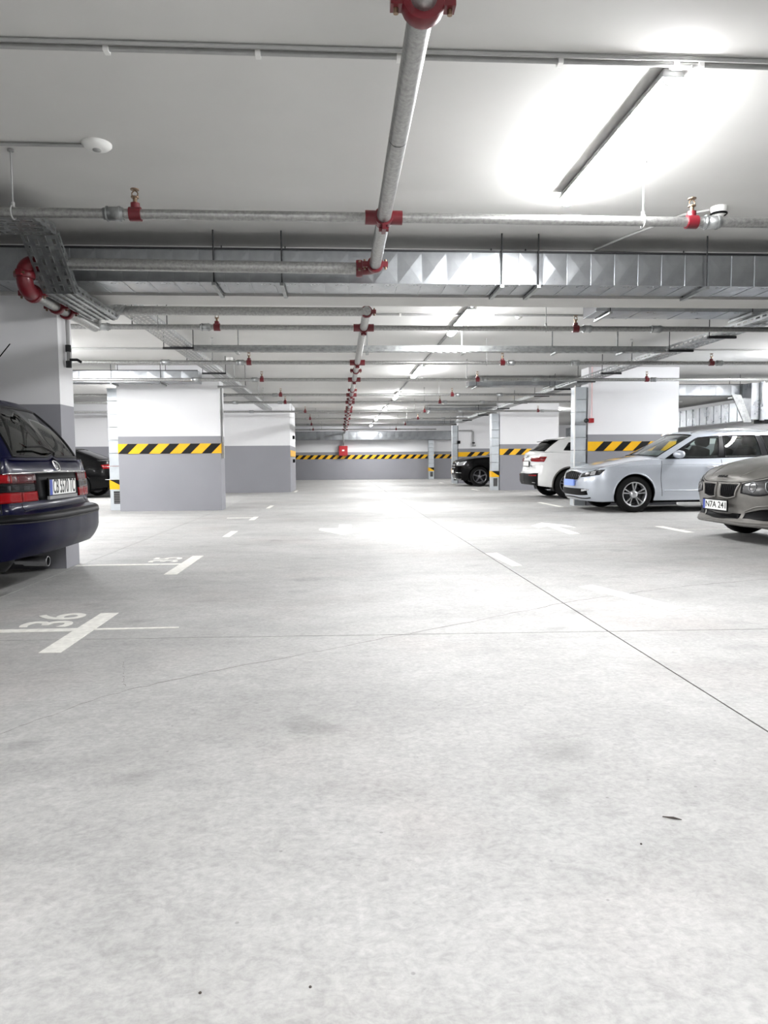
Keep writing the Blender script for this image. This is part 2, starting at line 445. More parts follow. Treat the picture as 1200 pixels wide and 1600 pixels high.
colR1 = column('wall_pillar', 5.08, 6.97, 14.3, 14.75, 'taped wall pillar behind the silver estate car', first=.14)
colR2 = column('wall_pillar', 5.08, 6.97, 22.3, 22.75, 'taped wall pillar between white and black cars', first=.10)
colR3 = column('wall_pillar', 4.98, 7.4, 29.6, 30.05, 'taped wall pillar behind the black car', first=.35)
tape(wall_far, -2.5, 7.2, Y1 - .001, 1.09, 1.30, 0.39, .02)
# dark items on the end of the middle wall
b = MB(); b.box(-1.52, -1.505, 22.45, 24.9, 1.12, 1.31); b.build('tape_return', 'tape_yellow', wall_mid)
for zz in (1.75, .98):
    b = MB(); b.lathe([(0.001, .07), (.05, .07), (.06, .05), (.06, 0)], (-1.52, 23.6, zz), 'x', 14)
    b.build('push_button', 'black_plastic', wall_mid)

# ------------------------------------------------------------------ ducts
def duct_panel(w, d, h, y_mid=True):
    """one sheet-metal section: front, bottom, back, top with a cross break and a raised seam"""
    b = MB(); f = .006
    def face(a, bb, c, dd, n):
        a, bb, c, dd = map(Vector, (a, bb, c, dd)); m_ = (a + bb + c + dd) / 4 + Vector(n) * f
        b.add([a, bb, c, dd, m_], [(0, 1, 4), (1, 2, 4), (2, 3, 4), (3, 0, 4)])
    face((0, 0, 0), (w, 0, 0), (w, 0, h), (0, 0, h), (0, -1, 0))
    face((0, d, 0), (w, d, 0), (w, 0, 0), (0, 0, 0), (0, 0, -1))
    face((w, d, 0), (0, d, 0), (0, d, h), (w, d, h), (0, 1, 0))
    face((0, 0, h), (w, 0, h), (w, d, h), (0, d, h), (0, 0, 1))
    s_ = .005
    b.box(-.003, .003, -s_, d + s_, -s_, 0); b.box(-.003, .003, -s_, 0, 0, h); b.box(-.003, .003, -s_, d + s_, h, h + s_)
    return b.mesh('duct_section', 'galv_duct')
def duct_x(name, x0, x1, y0, y1, z0, z1, step, lab, hangers=(), flange=True):
    t = thing(name, ((x0 + x1) / 2, (y0 + y1) / 2, z0), lab, 'duct')
    n = max(1, round((x1 - x0) / step)); w = (x1 - x0) / n
    me = duct_panel(w, y1 - y0, z1 - z0)
    for k in range(n): inst('duct_section', me, t, (x0 + k * w, y0, z0))
    for xe in (x0, x1):
        b = MB(); b.box(xe - .004, xe + .004, y0, y1, z0, z1); b.build('end_cap', 'galv_duct' if flange else 'dark_steel', t)
    if flange:
        b = MB(); b.box(x0, x1, y0 - .012, y0 + .01, z1, z1 + .014); b.build('top_flange', 'dark_steel', t)
    for xh in hangers:
        b = MB(); b.tube([(xh, y0 - .03, z0 - .03), (xh, y0 - .03, CEIL)], .006, 8)
        h = b.build('hanger_rod', 'dark_steel', t)
        b = MB(); b.box(xh - .016, xh + .016, y0 - .05, y1 + .03, z0 - .036, z0 - .012)
        b.build('hanger_rail', 'galv_tray', t)
        b = MB(); b.tube([(xh, y1 + .012, z0 - .03), (xh, y1 + .012, CEIL)], .006, 8); b.build('hanger_rod', 'dark_steel', t)
    return t
duct_x('ventilation_duct', -4.6, 5.0, 6.0, 6.38, 2.405, 2.665, 0.205,
       'big galvanised duct crossing just in front of the ceiling beam', (-1.0, -0.45, 1.37, 1.68, 3.13))
duct_x('ventilation_duct', -9.5, -2.62, 13.62, 13.98, 2.44, 2.65, 0.32,
       'galvanised duct above the left taped pillar', (-5.2, -4.2, -3.3))
duct_x('ventilation_duct', -3.2, 7.0, 37.15, 37.65, 2.08, 2.5, 0.4,
       'low galvanised duct running along the far end wall')
for k, (yy, word) in enumerate(((7.95, 'right behind the beam'), (15.75, 'second from the beam'), (23.9, 'third from the beam'), (31.6, 'nearest the far end wall'))):
    duct_x('flat_duct', 2.9, 7.0, yy, yy + .42, 2.60, 2.74, 0.5, 'flat ceiling duct reaching in from the right, ' + word, (3.05, 4.7), False)
# ducts in the right hand bays
duct_x('ventilation_duct', 7.05, 12.0, 15.6, 16.0, 2.36, 2.60, 0.35, 'duct over the silver car emerging behind its pillar', (9.0, 11.0))
t = thing('ventilation_duct', (12.0, 25, 1.95), 'deep duct along the right outer wall behind the silver car', 'duct')
b = MB(); b.box(11.95, 12.45, 16.2, 37.0, 2.06, 2.62); b.build('duct_body', 'galv_duct', t)
for k in range(46):
    y = 16.3 + k * .45
    b = MB(); b.box(11.935, 11.95, y - .012, y + .012, 2.06, 2.62); b.build('duct_seam', 'galv_duct', t)
t = thing('drop_duct', (9.2, 15.3, 1.75), 'galvanised drop duct hanging above the silver car roof', 'duct')
b = MB(); b.box(9.05, 9.5, 15.2, 15.56, 1.80, 2.60); b.build('duct_body', 'galv_duct', t)
b = MB(); b.add([(8.60, 15.18, 2.34), (8.80, 15.18, 2.34), (9.06, 15.18, 1.74), (8.88, 15.18, 1.74), (8.60, 15.22, 2.34), (8.80, 15.22, 2.34), (9.06, 15.22, 1.74), (8.88, 15.22, 1.74)],
                [(3, 2, 1, 0), (4, 5, 6, 7), (0, 1, 5, 4), (1, 2, 6, 5), (2, 3, 7, 6), (3, 0, 4, 7)])
b.build('sloping_bracket', 'galv_tray', t)
b = MB(); b.tube([(9.28, 15.17, 1.78), (9.28, 15.17, 2.62)], .05, 12); b.build('seam_pipe', 'galv_duct', t)
b = MB(); b.box(9.3, 9.75, 15.2, 15.5, 1.72, 1.80); b.build('outlet', 'black_plastic', t)

def vertical_duct(x0, x1, y0, y1, lab, top=2.42):
    t = thing('extract_duct', ((x0 + x1) / 2, (y0 + y1) / 2, 0), lab, 'duct')
    n = 7; z = .04
    hs = [(0.04, .42), (.42, .62)]
    edges = [.62 + (top - .62) * k / n for k in range(n + 1)]
    def seg(z0, z1, nm='duct_section'):
        b = MB(); b.box(x0, x1, y0, y1, z0, z1 - .01); b.box(x0 - .008, x1 + .008, y0 - .008, y1 + .008, z1 - .016, z1)
        return b.build(nm, 'galv_lit', t)
    base = seg(.0, .42); seg(.42, .63)
    for k in range(n): seg(edges[k] + .01, edges[k + 1])
    b = MB(); b.box(x0 - .006, x1 + .006, y0 - .012, y1 + .006, .42, .61); tp = b.build('hazard_tape', 'tape_yellow', t)
    b = MB(); b.add([(x0 - .004, y0 - .014, .61), (x1 + .004, y0 - .014, .61), (x1 + .004, y0 - .014, .46), (x0 - .004, y0 - .013, .61), (x1 + .004, y0 - .013, .61), (x1 + .004, y0 - .013, .46)],
                    [(2, 1, 0), (3, 4, 5), (0, 1, 4, 3), (1, 2, 5, 4), (2, 0, 3, 5)])
    b.build('black_stripe', 'tape_black', tp)
    w_ = x1 - x0
    b = MB(); b.box(x0 + w_ * .25, x1 - w_ * .2, y0 - .012, y0 + .002, .13, .38); g = b.build('grille', 'dark_steel', t)
    for k in range(6):
        b = MB(); b.box(x0 + w_ * .27, x1 - w_ * .22, y0 - .022, y0 - .01, .145 + k * .038, .157 + k * .038); b.build('grille_slat', 'grey_plastic', g)
    return t
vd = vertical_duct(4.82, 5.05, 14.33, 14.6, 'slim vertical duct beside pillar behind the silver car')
b = MB(); b.tube([(4.80, 14.30, .02), (4.80, 14.30, 2.44)], .014, 8); b.build('white_edge_conduit', 'white_plastic', vd)
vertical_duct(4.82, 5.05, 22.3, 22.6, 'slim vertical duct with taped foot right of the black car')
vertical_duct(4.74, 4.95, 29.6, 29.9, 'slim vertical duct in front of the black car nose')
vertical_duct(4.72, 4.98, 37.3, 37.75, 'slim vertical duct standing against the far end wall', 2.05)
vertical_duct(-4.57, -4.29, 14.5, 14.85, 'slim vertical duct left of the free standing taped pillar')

# ------------------------------------------------------------------ sprinkler pipework
def sprinkler_mesh():
    b = MB(); b.tube([(-.035, 0, 0), (.035, 0, 0)], .042, 14); b.tube([(0, 0, 0), (0, 0, .065)], .028, 12)
    a = b.mesh('sprinkler_tee', 'pipe_red')
    c = MB(); c.tube([(0, 0, .06), (0, 0, .10)], .013, 10); c.tube([(0, 0, .096), (0, 0, .104)], .024, 12)
    c.tube([(-.016, 0, .10), (-.018, 0, .125), (0, 0, .145)], .004, 6); c.tube([(.016, 0, .10), (.018, 0, .125), (0, 0, .145)], .004, 6)
    c.tube([(0, 0, .143), (0, 0, .149)], .026, 14)
    return a, c.mesh('sprinkler_head', 'brass')
SPT, SPH = sprinkler_mesh()
b = MB(); b.tube([(-.075, 0, 0), (-.05, 0, 0), (-.05, 0, 0), (.05, 0, 0), (.075, 0, 0)], [.036, .036, .041, .041, .036], 16); 
b.tube([(-.052, 0, 0), (-.04, 0, 0)], .045, 16); b.tube([(.04, 0, 0), (.052, 0, 0)], .045, 16)
COUP = b.mesh('coupling', 'galv_tray')
def hanger_mesh(h):
    b = MB(); b.tube([(0, 0, .03), (0, 0, h)], .005, 6); b.tube([(0, 0, .03), (0, 0, .06)], .012, 8)
    ring = [(0, .038 * math.sin(2 * PI * k / 16), .038 * math.cos(2 * PI * k / 16)) for k in range(17)]
    b.tube(ring, .005, 6, False); b.tube([(0, 0, h - .012), (0, 0, h)], .02, 8)
    return b.mesh('pipe_hanger', 'conduit_grey')
ZP = 2.45; RB = .030; MX = .295
HNG = hanger_mesh(CEIL - ZP)
# red mechanical tee around the main (local: main along y, branch along x)
def tee_mesh():
    b = MB(); b.tube([(0, -.045, 0), (0, .045, 0)], .058, 20)
    b.tube([(-.115, 0, 0), (-.02, 0, 0)], .043, 16); b.tube([(.02, 0, 0), (.115, 0, 0)], .043, 16)
    b.box(-.012, .012, -.05, .05, -.085, -.04)
    b.tube([(-.03, 0, -.07), (.03, 0, -.07)], .016, 8)
    return b.mesh('mechanical_tee', 'pipe_red')
TEE = tee_mesh()
def branch(y, x0, x1, heads, hangs, coups, lab, tee=True, z=ZP):
    t = thing('sprinkler_pipe', ((x0 + x1) / 2, y, z), lab, 'pipe')
    b = MB(); b.tube([(x0, y, z), (x1, y, z)], RB, 16); b.build('pipe', 'galv_pipe', t)
    if tee: inst('mechanical_tee', TEE, t, (MX, y, z))
    for x in heads:
        a = inst('sprinkler_tee', SPT, t, (x, y, z)); inst('sprinkler_head', SPH, a, (x, y, z))
        c = inst('coupling', COUP, t, (x - .13 if x < MX else x + .13, y, z), None, (.8, 1, 1))
    for x in hangs: inst('pipe_hanger', HNG, t, (x, y, z))
    for x in coups: inst('coupling', COUP, t, (x, y, z))
    return t
branch(4.545, -3.6, 4.4, (-1.225, 2.275), (-1.95, 1.955), (), 'galvanised sprinkler pipe nearest the viewer, crossing under the first strip light')
rows = [(8.2, (-1.35, 2.75), (-2.0, 2.4), 'first'), (11.04, (-1.35, 2.55, 5.9), (-1.9, 2.3, 4.6), 'second'), (13.3, (-1.4, 2.6, 5.85), (-1.9, 2.4), 'third'),
        (16.3, (-1.3, 2.6), (-1.8, 2.3), 'fourth'), (18.3, (-1.35, 2.6), (-1.9, 2.2), 'fifth'), (21.6, (-1.0, 2.6, 6.1), (-1.4, 2.3), 'sixth'),
        (25.2, (-1.0, 2.8), (-.8, 2.4), 'seventh'), (29.0, (-1.1, 2.7), (-.8, 2.4), 'eighth'), (33.6, (-1.2, 2.7), (-.8, 2.4), 'ninth')]
for (y, hd, hg, word) in rows:
    xl = -9 if y < 22 else -1.3
    branch(y, xl if y < 22 else -2.3, 9.0 if y < 22 else 4.6, hd, hg, (-2.6, 3.7), word + ' sprinkler pipe beyond the beam, counted from the beam')
# near main pipe
RM = .0445
def arc(c, a, bq, r, n=8):
    c, a, bq = Vector(c), Vector(a), Vector(bq)
    return [c + a * r * math.cos(t * PI / 2 / n) + bq * r * math.sin(t * PI / 2 / n) for t in range(n + 1)]
def coupling_ring(parent, p, d, r=.066, wdt=.05, name='red_coupling'):
    p = Vector(p); d = Vector(d).normalized(); b = MB()
    b.tube([p - d * wdt / 2, p - d * wdt * .3, p + d * wdt * .3, p + d * wdt / 2], [r * .93, r, r, r * .93], 20)
    u = Vector((0, 0, 1)) if abs(d.z) < .9 else Vector((1, 0, 0)); x = d.cross(u).normalized()
    for s_ in (-1, 1):
        b.obox(p + x * s_ * (r + .014), x, d, x.cross(d), .02, wdt * .42, .02)
    c = b.build(name, 'pipe_red', parent)
    for s_ in (-1, 1):
        q = MB(); cc = p + x * s_ * (r + .016); ax = x.cross(d)
        q.tube([cc - ax * .038, cc + ax * .038], .009, 8); q.build('bolt', 'brass', c)
    return c
t = thing('main_pipe', (MX, 3.5, ZP), 'thick galvanised main pipe overhead, running from top centre to the beam', 'pipe')
b = MB(); b.tube([(MX, -2.0, ZP), (MX, 5.64, ZP)], RM, 24); b.build('pipe', 'galv_pipe', t)
coupling_ring(t, (MX, 2.46, ZP), (0, 1, 0), .074, .06)
b = MB(); b.tube([(MX, 3.44, ZP), (MX, 3.446, ZP)], RM + .0012, 24, False); b.build('joint_ring', 'black_plastic', t)
b = MB(); b.tube([(-2.28, 5.72, ZP + .015), (.2, 5.72, ZP + .0)], RM, 24); b.build('cross_pipe', 'galv_pipe', t)
b = MB(); b.tube([(MX, 5.60, ZP)] + arc((MX - .09, 5.63, ZP), (1, 0, 0), (0, 1, 0), .09) + [(.17, 5.72, ZP)], .05, 18); b.build('elbow', 'pipe_red', t)
coupling_ring(t, (MX, 5.60, ZP), (0, 1, 0), .064, .045)
coupling_ring(t, (.175, 5.72, ZP), (1, 0, 0), .066, .05)
# left drop under the beam: red elbows, pipe, return behind the beam
zl = 2.27
b = MB()
b.tube([(-2.26, 5.72, ZP + .015)] + arc((-2.31, 5.72, ZP - .065), (0, 0, 1), (-1, 0, 0), .08) + arc((-2.39, 5.80, zl + .08 - .0), (0, -1, 0), (0, 0, -1), .08) + [(-2.39, 5.86, zl)], .06, 18)
b.build('elbow', 'pipe_red', t)
coupling_ring(t, (-2.39, 5.72, 2.375), (0, 0, 1), .078, .05)
coupling_ring(t, (-2.39, 5.86, zl), (0, 1, 0), .072, .05)
b = MB(); b.tube([(-2.39, 5.86, zl), (-2.39, 7.26, zl)] + arc((-2.39, 7.26, zl + .08), (0, 0, -1), (0, 1, 0), .08)[1:] + [(-2.39, 7.34, 2.40)], RM, 18); b.build('underpass_pipe', 'galv_pipe', t)
coupling_ring(t, (-2.39, 6.33, zl), (0, 1, 0), .066, .05); coupling_ring(t, (-2.39, 6.55, zl), (0, 1, 0), .066, .05)
b = MB(); b.tube([(-2.39, 7.34, 2.4), (-2.39, 7.34, ZP - .03), (-2.36, 7.34, ZP), (MX, 7.34, ZP)], RM, 18); b.build('return_pipe', 'galv_pipe', t)
t = thing('main_pipe', (MX, 22, ZP), 'galvanised main pipe with red tees beyond the beam, running to the end wall', 'pipe')
b = MB(); b.tube([(MX, 7.28, ZP), (MX, 37.09, ZP)], RM, 20); b.build('pipe', 'galv_pipe', t)
for yy in (7.34, 12.0, 15.2, 17.4, 19.9, 20.6, 23.4, 27.1, 31.2): coupling_ring(t, (MX, yy, ZP), (0, 1, 0), .062, .05)
b = MB(); b.tube([(MX - .06, 37.09, ZP), (MX - .06, 37.09, 1.98), (MX - .06, 37.14, 1.93), (MX - .06, 37.58, 1.93), (MX - .06, 37.63, 1.88), (MX - .06, 37.63, 1.785)], .03, 12); b.build('drop_pipe', 'galv_pipe', t)
# fire hose cabinet on the far wall
t = thing('hose_cabinet', (.22, 37.7, 1.25), 'red fire hose cabinet on the far end wall', 'cabinet')
b = MB(); b.box(-.01, .45, 37.52, 37.795, 1.26, 1.78); body = b.build('body', 'cabinet_red', t)
b = MB(); b.box(.01, .43, 37.50, 37.52, 1.28, 1.76); b.build('door', 'cabinet_red', t)
b = MB(); b.box(.16, .28, 37.494, 37.5, 1.50, 1.58); b.build('sign_label', 'plate_white', t)

# ------------------------------------------------------------------ conduits, detectors, small wall kit
def conduit(name, pts, r, lab, cat='conduit', mat='conduit_grey', clips=(), cr=None, par=None):
    p0 = pts[0]
    t = thing(name, p0, lab, cat) if par is None else par
    b = MB(); b.tube(pts, r, 10); b.build('tube', mat, t)
    for c in clips:
        b = MB(); b.box(c[0] - .012, c[0] + .012, c[1] - .022, c[1] + .022, c[2] - r - .005, CEIL); b.build('clip', 'white_plastic', t)
    return t
t = conduit('ceiling_conduit', [(-4, 3.43, CEIL - .014), (4.5, 3.43, CEIL - .014)], .0125, 'pair of grey conduits clipped across the ceiling nearest the viewer', clips=[(x, 3.43, CEIL - .014) for x in (-1.75, -1.03, -.35, .3, 1.06, 1.62, 1.74, 2.4)])
b = MB(); b.tube([(-4, 3.385, CEIL - .012), (4.5, 3.385, CEIL - .012)], .0095, 10); b.build('tube', 'conduit_grey', t)
t = conduit('ceiling_conduit', [(-4, 4.445, CEIL - .012), (-1.42, 4.445, CEIL - .012)], .0105, 'grey conduit feeding the round smoke detector')
def detector(x, y, r, lab, deep=.035, z=CEIL):
    t = thing('smoke_detector', (x, y, z), lab, 'detector')
    b = MB(); b.lathe([(.0005, -deep), (r * .55, -deep), (r * .8, -deep * .75), (r, -deep * .3), (r, 0)], (x, y, z), 'z', 28); b.build('housing', 'white_plastic', t)
    b = MB(); b.lathe([(.0005, -deep - .006), (r * .28, -deep - .006), (r * .3, -deep + .002)], (x, y, z), 'z', 18); b.build('sensor', 'conduit_grey', t)
    return t
detector(-1.41, 4.445, .085, 'flat round white smoke detector on the near ceiling')
t = detector(2.86, 5.30, .06, 'round cream smoke detector on deep base beside the near sprinkler pipe', .075)
b = MB(); b.lathe([(.062, -.052), (.0625, -.06), (.055, -.066)], (2.86, 5.30, CEIL), 'z', 24); b.build('vent_ring', 'black_plastic', t)
conduit('ceiling_conduit', [(2.80, 5.32, CEIL - .02), (2.66, 5.42, CEIL - .02), (2.42, 5.98, CEIL - .02), (2.3, 6.35, CEIL - .02)], .011, 'short slanting conduit from the cream smoke detector toward the big duct')
for (y, word) in ((9.2, 'just behind the beam'), (12.0, 'second beyond the beam'), (20.2, 'third beyond the beam'), (27.5, 'farthest beyond the beam')):
    xl = -8 if y < 22 else -2
    conduit('ceiling_conduit', [(xl, y, CEIL - .016), (8, y, CEIL - .016)], .014, 'thin grey conduit across the ceiling, ' + word, clips=[(x, y, CEIL - .016) for x in (-1.6, -.4, .8, 2.0, 3.2)])
detector(2.35, 9.25, .055, 'small white smoke detector beyond the beam, above the second strip light', .05)
detector(2.95, 11.9, .055, 'small white smoke detector near the crossing cable tray', .05)
t = thing('dome_camera', (-1.95, 13.1, CEIL), 'small white dome camera on the ceiling near the left tray', 'camera')
b = MB(); b.lathe([(.0005, -.05), (.055, -.05), (.06, -.03), (.06, 0)], (-1.95, 13.1, CEIL), 'z', 20); b.build('base', 'white_plastic', t)
b = MB(); b.lathe([(.0005, -.095), (.02, -.09), (.035, -.075), (.04, -.05)], (-1.95, 13.1, CEIL), 'z', 18); b.build('dome', 'black_plastic', t)
# conduit on pillars
t = thing('downpipe', (-2.40, 6.5, 1.9), 'thin dark pipe down the corner of the pillar by the navy car', 'pipe')
b = MB(); b.tube([(-2.405, 6.60, 2.21), (-2.405, 6.60, 1.80)], .016, 10); b.build('tube', 'conduit_grey', t)
for zz in (1.96, 1.82): 
    b = MB(); b.tube([(-2.405, 6.60, zz - .03), (-2.405, 6.60, zz + .03)], .024, 10); b.build('fitting', 'dark_steel', t)
b = MB(); b.tube([(-2.405, 6.6, 1.86), (-2.33, 6.6, 1.86), (-2.30, 6.62, 1.84)], .012, 8); b.build('spout', 'dark_steel', t)
t = thing('downpipe', (-2.29, 14.3, 1.0), 'pale conduit with end box on the right edge of the free standing pillar', 'pipe')
b = MB(); b.tube([(-2.285, 14.2, 2.40), (-2.285, 14.2, 1.3)], .02, 10); b.build('tube', 'conduit_grey', t)
b = MB(); b.box(-2.31, -2.255, 14.17, 14.26, 1.02, 1.34); b.build('end_box', 'conduit_grey', t)
b = MB(); b.tube([(-2.33, 14.06, 2.40), (-1.78, 14.06, 2.40)], .025, 10); b.build('side_arm', 'conduit_grey', t)
b = MB(); b.tube([(-1.80, 14.06, 2.40), (-1.80, 14.06, CEIL)], .006, 6); b.build('rod', 'dark_steel', t)
t = thing('alarm_sounder', (5.13, 14.25, 1.72), 'small red alarm sounder on the pillar behind the silver car', 'alarm')
b = MB(); b.box(5.085, 5.165, 14.2, 14.30, 1.69, 1.78); b.build('housing', 'cabinet_red', t)
b = MB(); b.lathe([(.001, -.09), (.03, -.085), (.045, -.03), (.045, 0)], (5.0, 14.2, 1.73), 'y', 14); b.build('horn', 'dark_steel', t)
b = MB(); b.tube([(5.14, 14.27, 1.78), (5.14, 14.27, CEIL)], .012, 8); b.build('conduit', 'pink_board', t)
t = thing('standpipe', (5.95, 29.5, 1.6), 'thin standpipe with tap on the white pillar behind the black car', 'pipe')
b = MB(); b.tube([(4.99, 29.55, 2.2), (5.55, 29.55, 2.2), (5.6, 29.55, 2.15), (5.6, 29.55, 1.55), (5.7, 29.55, 1.58)], .03, 10); b.build('tube', 'conduit_grey', t)
b = MB(); b.box(5.56, 5.66, 29.48, 29.58, 1.66, 1.72); b.build('tap', 'dark_steel', t)
t = thing('button_box', (5.0, 29.55, 1.7), 'small black button box on the slim duct before the black car', 'switch')
b = MB(); b.box(4.93, 5.05, 29.5, 29.58, 1.66, 1.78); b.build('box', 'black_plastic', t)

# ------------------------------------------------------------------ cable trays (perforated sheet, real slots)
def sheet(b, o, d, s, L, W, cols, pitch, sl, sw, stag=True, lip=None):
    """perforated sheet: origin o, length dir d, side dir s"""
    o = Vector(o); d = Vector(d).normalized(); s = Vector(s).normalized()
    n = max(1, round(L / pitch)); p = L / n; cw = W / cols
    for c in range(cols):
        for k in range(n):
            off = 0
            a0, a1, c0, c1 = k * p, (k + 1) * p, c * cw, (c + 1) * cw
            am = (a0 + a1) / 2 + ((p * .2) * (1 if c % 2 else -1) if stag else 0)
            h0, h1 = max(a0 + .004, am - sl / 2), min(a1 - .004, am + sl / 2); cm = (c0 + c1) / 2
            g0, g1 = cm - sw / 2, cm + sw / 2
            q = lambda a, e: o + d * a + s * e
            b.add([q(a0, c0), q(a1, c0), q(a1, c1), q(a0, c1), q(h0, g0), q(h1, g0), q(h1, g1), q(h0, g1)],
                  [(0, 1, 5, 4), (1, 2, 6, 5), (2, 3, 7, 6), (3, 0, 4, 7)])
            if lip is not None:
                e_ = .0035
                r1 = [q(h0, g0), q(h1, g0), q(h1, g1), q(h0, g1)]; r2 = [q(h0 - e_, g0 - e_), q(h1 + e_, g0 - e_), q(h1 + e_, g1 + e_), q(h0 - e_, g1 + e_)]
                b.add([p_ + lip for p_ in r1] + [p_ + lip for p_ in r2] + r1 + r2, [(0, 1, 5, 4), (1, 2, 6, 5), (2, 3, 7, 6), (3, 0, 4, 7), (0, 8, 9, 1), (1, 9, 10, 2), (2, 10, 11, 3), (3, 11, 8, 0), (4, 5, 13, 12), (5, 6, 14, 13), (6, 7, 15, 14), (7, 4, 12, 15)])
def tray_piece(parent, o, d, s, L, W, hgt=.06, cols=4, pitch=.09, walls=(1, 1), name='tray_section', sl=.055):
    """o = one bottom corner; s = across; wall direction n = s x d or d x s chosen upward"""
    d = Vector(d).normalized(); s = Vector(s).normalized(); n = s.cross(d)
    if n.z < 0 or (abs(n.z) < .05 and n.y > 0): n = -n
    b = MB(); o = Vector(o)
    sheet(b, o, d, s, L, W, cols, pitch, sl, W / cols * .34, True, -n * .006 if L < 3 else None)
    for k, wq in enumerate(walls):
        if not wq: continue
        oo = o + s * (W if k else 0)
        sheet(b, oo, d, n, L, hgt, 1, pitch, sl, hgt * .3, False)
        e = oo + n * hgt
        b.obox(e + d * L / 2, d, s, n, L / 2, .005, .004)
    return b.build(name, 'galv_tray', parent)
t = thing('cable_tray', (-2.2, 5.5, 2.3), 'perforated cable tray stepping down under the beam, left, by the red pipe elbow', 'cable tray')
XA, XB = -2.305, -2.045
tray_piece(t, (-2.58, 3.0, 2.60), (0, 1, 0), (1, 0, 0), 2.10, .26)
tray_piece(t, (-2.58, 5.10, 2.60), (1, 0, 0), (0, 1, 0), .53, .36, walls=(1, 0))
tray_piece(t, (XB, 5.10, 2.60), (0, 1, 0), (-1, 0, 0), .36, .01, cols=1, walls=(1, 0), name='side_wall')
dv = Vector((0, .37, -.335)); 
tray_piece(t, (XA, 5.47, 2.60), dv, (1, 0, 0), dv.length, XB - XA, hgt=.05, pitch=.085, name='drop_section', sl=.06)
tray_piece(t, (XA, 5.84, 2.265), (0, 1, 0), (1, 0, 0), 1.02, XB - XA, name='under_section')
dv = Vector((0, .42, .27))
tray_piece(t, (XA, 6.86, 2.265), dv, (1, 0, 0), dv.length, XB - XA, name='rise_section')
tray_piece(t, (XA, 7.28, 2.53), (0, 1, 0), (1, 0, 0), 14.9, XB - XA, pitch=.12, sl=.07)
for y in (8.6, 10.1, 11.6, 12.9):
    b = MB(); b.box(XA - .10, XB + .06, y - .02, y + .02, 2.50, 2.528); b.tube([(XA - .09, y, 2.51), (XA - .09, y, CEIL)], .006, 6); b.tube([(XB + .05, y, 2.51), (XB + .05, y, CEIL)], .006, 6)
    b.build('tray_bracket', 'dark_steel', t)
t = thing('cable_tray', (1.4, 10.3, 2.5), 'slim perforated cable tray crossing the lane beyond the beam', 'cable tray')
tray_piece(t, (-2.03, 10.22, 2.50), (1, 0, 0), (0, 1, 0), 6.85, .15, .075, cols=2, pitch=.11)
for x in (-1.42, .42, 1.80, 3.14, 4.12):
    b = MB(); b.box(x - .02, x + .02, 10.16, 10.42, 2.47, 2.495); b.box(x - .008, x + .008, 10.39, 10.41, 2.47, CEIL); b.build('tray_bracket', 'galv_tray', t)
t = thing('cable_tray', (5.0, 16, 2.5), 'perforated cable tray running along the right hand pillars', 'cable tray')
tray_piece(t, (4.78, 7.62, 2.50), (0, 1, 0), (1, 0, 0), 21.7, .28, .07, pitch=.13, sl=.08)
tray_piece(t, (5.06, 7.62, 2.50), (1, 0, 0), (0, 1, 0), 3.4, .28, .07, pitch=.13, sl=.08)
for y in (8.9, 10.0, 11.3, 12.6, 13.9, 15.4, 17, 19, 21, 24, 27, 30):
    b = MB(); b.box(4.70, 5.07, y - .02, y + .02, 2.465, 2.495); b.tube([(4.72, y, 2.48), (4.72, y, CEIL)], .006, 6); b.build('tray_bracket', 'dark_steel', t)

# ------------------------------------------------------------------ strip lights
LH = MB(); LL = 1.62
LH.add([(-.055, 0, 0), (.055, 0, 0), (.055, LL, 0), (-.055, LL, 0), (-.04, 0, .05), (.04, 0, .05), (.04, LL, .05), (-.04, LL, .05)],
       [(0, 3, 2, 1), (4, 5, 6, 7), (0, 1, 5, 4), (1, 2, 6, 5), (2, 3, 7, 6), (3, 0, 4, 7)])
LHM = LH.mesh('lamp_housing', 'grey_plastic')
q = MB(); n = 8; vs = []
for yy in (0.002, LL - .002):
    for k in range(n + 1):
        a = PI * k / n; vs.append((-.05 * math.cos(a), yy, -.036 * math.sin(a)))
fs = [(k, k + 1, n + 2 + k, n + 1 + k) for k in range(n)] + [tuple(range(n + 1)), tuple(reversed(range(n + 1, 2 * n + 2)))]
q.add(vs, fs, False)
LDM = q.mesh('lamp_diffuser', 'lit_diffuser')
q = MB(); vs = []
for y2 in (0, .014):
    for k in range(n + 1):
        a = PI * k / n; vs.append((-.054 * math.cos(a), y2, -.040 * math.sin(a)))
q.add(vs, [(k, k + 1, n + 2 + k, n + 1 + k) for k in range(n)], False)
LEM = q.mesh('lamp_end', 'white_plastic')
q = MB(); q.box(-.015, .015, .3, .36, .05, .062); q.box(-.015, .015, LL - .36, LL - .3, .05, .062)
LBM = q.mesh('lamp_clip', 'conduit_grey')
def lamp(x, y, lab, z=CEIL - .062):
    t = thing('strip_light', (x, y, z), lab, 'ceiling light')
    inst('housing', LHM, t, (x, y, z)); inst('diffuser', LDM, t, (x, y, z)); inst('end_ring', LEM, t, (x, y, z)); inst('end_ring', LEM, t, (x, y + LL - .014, z)); inst('mounting_clip', LBM, t, (x, y, z))
words = ['nearest and largest strip light, glowing right of the main pipe', 'second strip light of the lane row, just beyond the beam', 'third strip light of the lane row counted from the viewer',
         'fourth strip light of the lane row counted from the viewer', 'fifth strip light of the lane row counted from the viewer', 'sixth strip light of the lane row counted from the viewer', 'last strip light of the lane row, next to end wall']
for k, wd in enumerate(words): lamp(1.62, 3.45 + 5.22 * k, wd)
lamp(1.58, -1.8, 'strip light above the viewer'); lamp(1.58, -7.0, 'strip light behind the viewer'); lamp(-1.7, -2.0, 'added unseen strip light behind the viewer, left of the main pipe')  # the last one is an extra, added to brighten the near left floor
b = None
